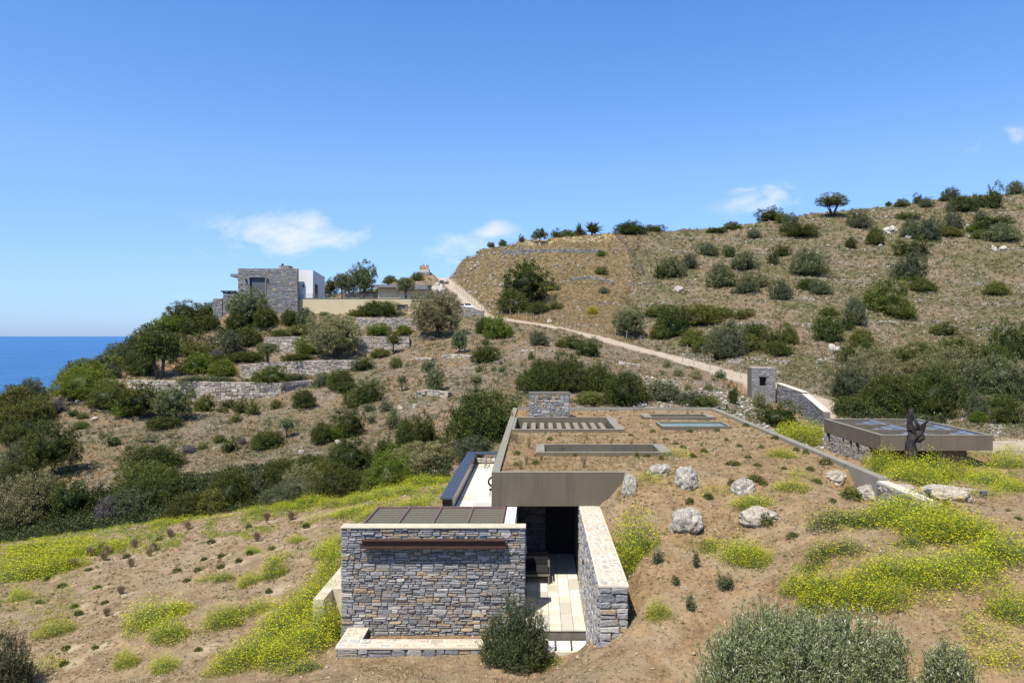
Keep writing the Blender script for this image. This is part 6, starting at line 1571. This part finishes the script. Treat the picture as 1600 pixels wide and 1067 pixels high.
SMALL.append(("dark green cushion plant", CUS[0], 'cushion_plant', [tuple(map(float, a.split())) + (14, 8) for a in GC.split(';')], 'ground plant', 'cushion plants in the left field'))
SMALL.append(("green cushion plant", CUS[1], 'cushion_plant', [tuple(map(float, a.split())) for a in RC.split(';')], 'ground plant', 'cushion plants on the roof and slope'))
V, t = tuft_mesh(9, 60, .30, .02); STW = new_mesh_np('dry_grass_tuft', V, np.arange(len(V)).reshape(-1, 4), 4, {'tone': ('FACE', t)}); STW.materials.append(M['l_straw'])
SL = [("slotted skylight", 880, 662), ("long skylight", 945, 700), ("glazed skylight", 1085, 662), ("roof chimney", 858, 632), ("left roof edge", 785, 690), ("roof front edge", 870, 735), ("tall pale boulder", 1074, 765), ("cream flat boulder", 1193, 818), ("low grey boulder", 1165, 770),
      ("right parapet", 1290, 715), ("broken layered boulder", 1312, 757), ("big olive foreground", 1290, 1000), ("left field centre", 270, 880), ("left field's near part", 120, 1000), ("left field's far edge", 320, 825), ("left field's right part", 420, 880), ("left edge mustard", 80, 930), ("tussock group", 180, 865), ("carport", 1450, 700), ("bare front slope", 1090, 930)]
for (txt, me, nm, L, cat, grp) in SMALL:
    for q in L:
        px, py, w, h = q[:4]; X, Y, Z = hit(px, py - 1, 12, 56); s = Y / F; w_, h_ = w * s, h * s
        m_ = me or STW
        o = bpy.data.objects.new(nm, m_); C.objects.link(o); o.location = (X, Y, Z - .01)
        if me is TUS or me is None: o.scale = (max(w_, h_ * .5) * 1.5, max(w_, h_ * .5) * 1.5, h_)
        else: o.scale = (w_ * random.uniform(.9, 1.2), w_ * random.uniform(.8, 1.1), h_ * random.uniform(.8, 1.15))
        o.rotation_euler = (0, 0, random.uniform(0, 6.28)); tag(o, None, cat, grp)
        LMs, LM = LM, SL; rel = relation(px, py); LM = LMs
        szz = 'small' if w < 11 else 'middling' if w < 18 else 'large'
        items.append((o, px, py, "%s %s %s" % (szz, txt, rel)))
uniq_labels(items)
# pale dry watering basins scraped round the planted tussocks and cushions
pit = np.zeros(XG.shape)
for q in SMALL[0][3] + SMALL[2][3]:
    X, Y, Z = hit(q[0], q[1] - 1, 12, 56); X += .22; Y -= .02
    d = ((XG - X) / .42) ** 2 + ((YG - Y) / .36) ** 2
    pit = np.maximum(pit, np.exp(-d * d * 1.2) * random.uniform(.5, 1))
ground.data.attributes['pit'].data.foreach_set('value', pit.ravel().astype(np.float32))

# ---- fallen dead branch
X, Y, Z = hit(236, 692, 50); s = Y / F
mb = MB(); mb.tube([(-16 * s, 0, .1), (-4 * s, 0, .25), (4 * s, 0, .15), (14 * s, 0, .1)], [.06, .12, .14, .05], 6); mb.tube([(-4 * s, 0, .25), (-7 * s, .1, 7 * s)], [.06, .02], 5); mb.tube([(0, 0, .2), (3 * s, -.2, 4 * s), (8 * s, 0, 5 * s)], [.06, .04, .02], 5)
o = mb.build('fallen_branch', M['dead']); o.location = (X, Y, Z); tag(o, "grey fallen dead branch lying on the gravel slope above the gully", "branch")

# ------------------------------------------------------------------ uncountable ground cover
def sample_ground(n, cond, rng, ylo=12.5, yhi=260, pxlo=-60, pxhi=1660):
    pts = []
    need = n
    lo, hi = math.log(ylo), math.log(yhi)
    while need > 0:
        m = need * 3
        px = rng.uniform(pxlo, pxhi, m); ly = rng.uniform(lo, hi, m); Y = np.exp(ly)
        i = np.clip(np.searchsorted(cols, px), 1, nc - 1); k = np.clip(np.searchsorted(rows, Y), 1, nr - 1)
        ok = cond(px, Y, i, k) & (lab[k, i] < 2) & (lab[k - 1, i - 1] < 2) & (lab[k, i] == lab[k - 1, i - 1])
        # favour ground that faces the viewer, so that the cover is even over what is seen
        fac = np.clip((pyGrid[k - 1, i] - pyGrid[k, i]) / 1.6, .02, 1)
        ok &= rng.random(m) < fac
        px, Y, i, k = px[ok], Y[ok], i[ok], k[ok]
        X = (px - VX) * Y / F
        z = ZG[k, i]; z2 = ZG[k - 1, i]; f = (Y - rows[k - 1]) / (rows[k] - rows[k - 1]); z = z2 * (1 - f) + z * f
        pts.append(np.stack([X, Y, z, px], 1)); need -= len(px)
        if len(pts) > 60: break
    return np.concatenate(pts)[:n]
rg = np.random.default_rng(99)
roadfar = lambda k, i: RD[k, i] > 2.6
# stones
def stones(name, P, size, mat, tone=None, flat=.6):
    n = len(P); bm = bmesh.new(); bmesh.ops.create_icosphere(bm, subdivisions=1, radius=.5)
    bv = np.array([v.co for v in bm.verts]); bf = np.array([[v.index for v in f.verts] for f in bm.faces]); bm.free()
    nb = len(bv); jit = rg.uniform(.65, 1.3, (n, nb))
    t = rg.uniform(0, 6.28, n); c, s = np.cos(t), np.sin(t)
    b = bv[None] * jit[..., None]; b = b * np.stack([rg.uniform(.8, 1.5, n), rg.uniform(.7, 1.1, n), rg.uniform(flat * .6, flat * 1.3, n)], 1)[:, None, :]
    x = b[..., 0] * c[:, None] - b[..., 1] * s[:, None]; y = b[..., 0] * s[:, None] + b[..., 1] * c[:, None]
    V = np.stack([x, y, b[..., 2]], -1) * size[:, None, None] + P[:, None, :3]
    V[..., 2] += size[:, None] * .12
    Fc = (bf[None] + (np.arange(n) * nb)[:, None, None]).reshape(-1, 3)
    tt = np.repeat(rg.random(n) if tone is None else tone, len(bf))
    return link_mesh(name, new_mesh_np(name, V.reshape(-1, 3), Fc, 3, {'tone': ('FACE', tt)}), mat)
P = sample_ground(9000, lambda px, Y, i, k: (Y > 54) & ~beyond[k, i] & roadfar(k, i) & ((px > 560) | (rg.random(len(px)) < .35)), rg)
o = stones('scattered_stones', P, (rg.uniform(.6, 1.9, len(P)) ** 1.6 * 1.15) * P[:, 1] / F, M['hstone']); tag(o, "loose pale stones strewn over the near hillside below the road", 'stones', kind='stuff')
P = sample_ground(8000, lambda px, Y, i, k: beyond[k, i] & roadfar(k, i) & (vnoise(px / 22, np.log(Y) * 16) > .52), rg)
o = stones('hill_rubble', P, (rg.uniform(.5, 1.9, len(P)) ** 1.8 * 1.3) * P[:, 1] / F, M['hstone'], rg.random(len(P)) ** .7); tag(o, "loose grey rubble strewn over the hill beyond the road", 'stones', kind='stuff')
P = sample_ground(700, lambda px, Y, i, k: (px > 690) & (px < 835) & beyond[k, i] & roadfar(k, i) & (Y > 152), rg)
o = stones('bluff_rubble', P, (rg.uniform(.7, 2.2, len(P)) ** 1.8 * 1.5) * P[:, 1] / F, M['hstone'], rg.random(len(P)) * .75, .9); tag(o, "rough grey rocks covering the steep bluff above the road", 'stones', kind='stuff')
P = sample_ground(1100, lambda px, Y, i, k: (Y < 44) & (px > -40), rg, 12.5, 44)
o = stones('field_stones', P, rg.uniform(.035, .11, len(P)), M['clod'], rg.uniform(.3, 1, len(P)), .6); tag(o, "fist-sized stones lying here and there on the soil", 'stones', kind='stuff')
P = sample_ground(1500, lambda px, Y, i, k: (px > 990) & (px < 1290) & (Y > 50) & (Y < 76) & ~beyond[k, i] & roadfar(k, i), rg)
o = stones('slope_rubble', P, rg.uniform(.12, .42, len(P)), M['hstone'], rg.random(len(P)) ** .4, .6); tag(o, "heap of pale loose stones on the bank below the gate pillar", 'stones', kind='stuff')
P = sample_ground(15000, lambda px, Y, i, k: (Y < 50) | (lab[k, i] == 1), rg, 12.5, 50)
o = stones('soil_clods', P, (rg.uniform(.5, 1.7, len(P)) ** 2.3 * 1.35) * P[:, 1] / F, M['clod'], rg.random(len(P)) ** .8, .55); tag(o, "small clods and pebbles over the bare brown soil", 'pebbles', kind='stuff')
P = sample_ground(5200, lambda px, Y, i, k: beyond[k, i] & roadfar(k, i) & (np.abs((ZG[k, i] + 1.6 * vnoise(px / 90, Y / 30)) % 5.2 - 2.6) < .30) & (vnoise(px / 34 + 5, Y / 14) > .42), rg)
o = stones('ledge_rocks', P, (rg.uniform(.7, 2.0, len(P)) ** 1.7 * 1.5) * P[:, 1] / F, M['hstone'], rg.random(len(P)) * .7, .8); tag(o, "broken rock ledges running across the hill beyond the road", 'rocks', kind='stuff')
# low scrub on the hills
def tufts(name, P, size, tone, mat, per=9, hf=.6, leaf=.42, aspect=.4, up=.7):
    n = len(P); N_ = n * per
    d = dirs(N_, rg, 0); c = np.repeat(P[:, :3], per, 0) + d * np.array([.55, .55, hf * .75]) * rg.uniform(.5, 1, N_)[:, None] * np.repeat(size, per)[:, None]
    a, b = rot_frames(N_, rg, d + np.array([0, 0, up]), .9); s = (np.repeat(size, per) * leaf * rg.uniform(.6, 1.3, N_))[:, None]
    V = np.stack([c - a * s * .5, c + b * s * aspect * .5, c + a * s * .5, c - b * s * aspect * .5], 1).reshape(-1, 3)
    t = np.clip(np.repeat(tone, per) + rg.normal(size=N_) * .06, 0, 1)
    return link_mesh(name, new_mesh_np(name, V, np.arange(len(V)).reshape(-1, 4), 4, {'tone': ('FACE', t)}), mat)
def px_size(P, lo, hi): return rg.uniform(lo, hi, len(P)) * P[:, 1] / F
P = sample_ground(24000, lambda px, Y, i, k: beyond[k, i] & roadfar(k, i) & (px + warp[k, i] > 985), rg)
g_ = vnoise(P[:, 0] / 11 + 3, P[:, 1] / 11); tn = np.where(rg.random(len(P)) < .25 + g_ * .65, rg.uniform(.18, .55, len(P)), rg.uniform(.58, .92, len(P)))
o = tufts('hill_scrub', P, px_size(P, 2.5, 7.5), tn, M['l_scrub']); tag(o, "low green and straw scrub mottling the right hill", 'scrub', kind='stuff')
P = sample_ground(9000, lambda px, Y, i, k: beyond[k, i] & roadfar(k, i) & (px + warp[k, i] <= 1000) & (px > 690), rg)
tn = np.where(rg.random(len(P)) < .82, rg.uniform(.66, .93, len(P)), rg.uniform(.35, .6, len(P)))
o = tufts('dry_grass', P, px_size(P, 2.2, 6.0), tn, M['l_scrub'], aspect=.2, up=1.5, leaf=.6); tag(o, "straw-coloured dry grass over the slope above the road", 'dry grass', kind='stuff')
P = sample_ground(26000, lambda px, Y, i, k: (Y > 53) & ~beyond[k, i] & roadfar(k, i) & ((vnoise(px / 60 + 2, np.log(Y) * 14) > .42) | (rg.random(len(px)) < .35)), rg)
g_ = vnoise(P[:, 0] / 8 + 13, P[:, 1] / 8); tn = np.where(rg.random(len(P)) < g_, rg.uniform(.25, .6, len(P)), np.where(rg.random(len(P)) < .10, rg.uniform(.93, 1, len(P)), rg.uniform(.62, .9, len(P))))
o = tufts('slope_scrub', P, px_size(P, 1.8, 8.0), tn, M['l_scrub']); tag(o, "low dry tufts and orange grass over the left and middle hillside", 'scrub', kind='stuff')
def midscrub(px, Y, i, k):
    return (Y > 56) & roadfar(k, i) & ~((px > 450) & (px < 700) & (Y > 119) & ~beyond[k, i]) & (vnoise(px / 38 + 3, np.log(Y) * 22) > np.where(beyond[k, i], .60, .50)) & ~((px > 690) & (px < 985) & beyond[k, i] & (rg.random(len(px)) < .7))
P = sample_ground(2600, midscrub, rg)
tn = np.clip(rg.uniform(.12, .58, len(P)), 0, 1)
o = tufts('garrigue', P, rg.uniform(.35, 1.0, len(P)) * (.5 + P[:, 1] / 200), tn, M['l_scrub'], per=26, hf=.7, leaf=.26, aspect=.5, up=.4); tag(o, "ragged knee-high olive scrub merging between the larger shrubs on both hills", 'scrub', kind='stuff')
# thicket filling the gully and headland
def thick(px, Y, i, k):
    py = pyGrid[k, i]
    gul = (Y > 47) & (Y < 62) & (px < 700)
    head = (px < 75) & (Y > 80) & (Y < 100)
    head2 = (px > 70) & (px < 240) & (Y > 104) & (Y < 130)
    house = (px > 215) & (px < 420) & (Y > 108) & (Y < 124)
    rt = (px > 1310) & (Y > np.where(px > 1475, 76, 64)) & (Y < 92)
    return gul | head | head2 | (house & (rg.random(len(px)) < .4)) | rt
P = sample_ground(5200, thick, rg)
tn = rg.uniform(.0, .40, len(P)) ** 1.2
o = tufts('thicket_undergrowth', P, rg.uniform(.7, 1.7, len(P)) * (.35 + P[:, 1] / 130), tn, M['l_scrub'], per=64, hf=.9, leaf=.17, aspect=.55, up=.2); tag(o, "dense low green undergrowth filling the gully and headland", 'undergrowth', kind='stuff')
# weeds on field and roof
P = sample_ground(12000, lambda px, Y, i, k: ((Y < 48) & (px > 930) & (rg.random(len(px)) < .5)) | ((Y < 48) & (vnoise(px / 45 + 7, np.log(Y) * 9) > .5)) | (lab[k, i] == 1), rg, 12.5, 50)
BP = []
for o_ in [q for q in C.objects if q.get('category') == 'boulder']:
    for k_ in range(26):
        a_ = rg.uniform(0, 6.28); r_ = rg.uniform(.42, .75)
        x_ = o_.location.x + math.cos(a_) * o_.scale.x * r_; y_ = o_.location.y + math.sin(a_) * o_.scale.y * r_
        BP.append((x_, y_, ground_z(x_, y_), 0))
P = np.concatenate([P, np.array(BP)])
o = tufts('field_weeds', P, px_size(P, 2.0, 6.5), np.where(rg.random(len(P)) < .62, rg.uniform(.3, .6, len(P)), rg.uniform(.62, .9, len(P))), M['l_scrub'], per=16, leaf=.42, aspect=.34, up=1.0); tag(o, "small sparse weeds and dry blades over the soil and roof", 'weeds', kind='stuff')
P = sample_ground(1500, lambda px, Y, i, k: (lab[k, i] == 1) & ((px < 1050) | (rg.random(len(px)) < .35)), rg, 23, 44)
o = tufts('roof_grass', P, rg.uniform(.10, .30, len(P)), rg.uniform(.72, .88, len(P)), M['l_scrub'], per=7, leaf=.9, aspect=.05, up=2.2, hf=.9); tag(o, "fine straw-coloured grass blades over the planted roof", 'dry grass', kind='stuff')
MP = []
for (o_, px_, py_, tx_) in [q for q in items if 'mustard' in q[3]]:
    for k_ in range(34):
        a_ = rg.uniform(0, 6.28); r_ = abs(rg.normal(.62, .20))
        x_ = o_.location.x + math.cos(a_) * o_.scale.x * r_; y_ = o_.location.y + math.sin(a_) * o_.scale.y * r_
        if not (-5.9 < x_ < 2.1 and 15.5 < y_ < 46) and not (19 < x_ < 28 and 42 < y_ < 51.5) and y_ > 9: MP.append((x_, y_, ground_z(x_, y_), 0))
P = np.array(MP)
o = tufts('mustard_fringe', P, rg.uniform(.10, .26, len(P)), rg.choice([.1, .3, .45, .6, .85], len(P), p=[.22, .28, .25, .15, .10]), M['l_must'], per=9, leaf=.30, aspect=.22, up=1.4, hf=1.2); tag(o, "stray mustard stalks and grass thinning out round the clumps", 'wild mustard', kind='stuff')
# yellow-green haze of grass at the far edge of the left field
P = sample_ground(7000, lambda px, Y, i, k: (Y > 40.5 - px * .012) & (Y < 50) & (px < 725) & (px > -40) & (vnoise(px / 30, np.log(Y) * 30) + (Y - 42) * .05 > .35), rg, 30, 50)
P2 = sample_ground(5200, lambda px, Y, i, k: ((px > 400) & (px < 715) & (Y > 30) & (Y < 46) & (vnoise(px / 30 + 9, np.log(Y) * 16) + (px - 560) * .002 > .5)) | ((px < 130) & (Y > 27) & (Y < 44) & (vnoise(px / 25, np.log(Y) * 12) + (130 - px) * .003 > .35)) | ((px > 1340) & (Y > 24) & (Y < 42) & (vnoise(px / 35, np.log(Y) * 14) > .38)) | ((px > 1215) & (px < 1290) & (Y > 45) & (Y < 62)), rg, 22, 64)
P = np.concatenate([P, P2])
o = tufts('mustard_meadow', P, px_size(P, 2.5, 5.5) * 1.2, rg.choice([.25, .42, .55, .6, .75, .9], len(P), p=[.2, .28, .22, .14, .1, .06]), M['l_must'], per=8, leaf=.42, aspect=.3, up=1.2, hf=1.0); tag(o, "low yellow-green mustard and grass along the field's far edge", 'meadow', kind='stuff')
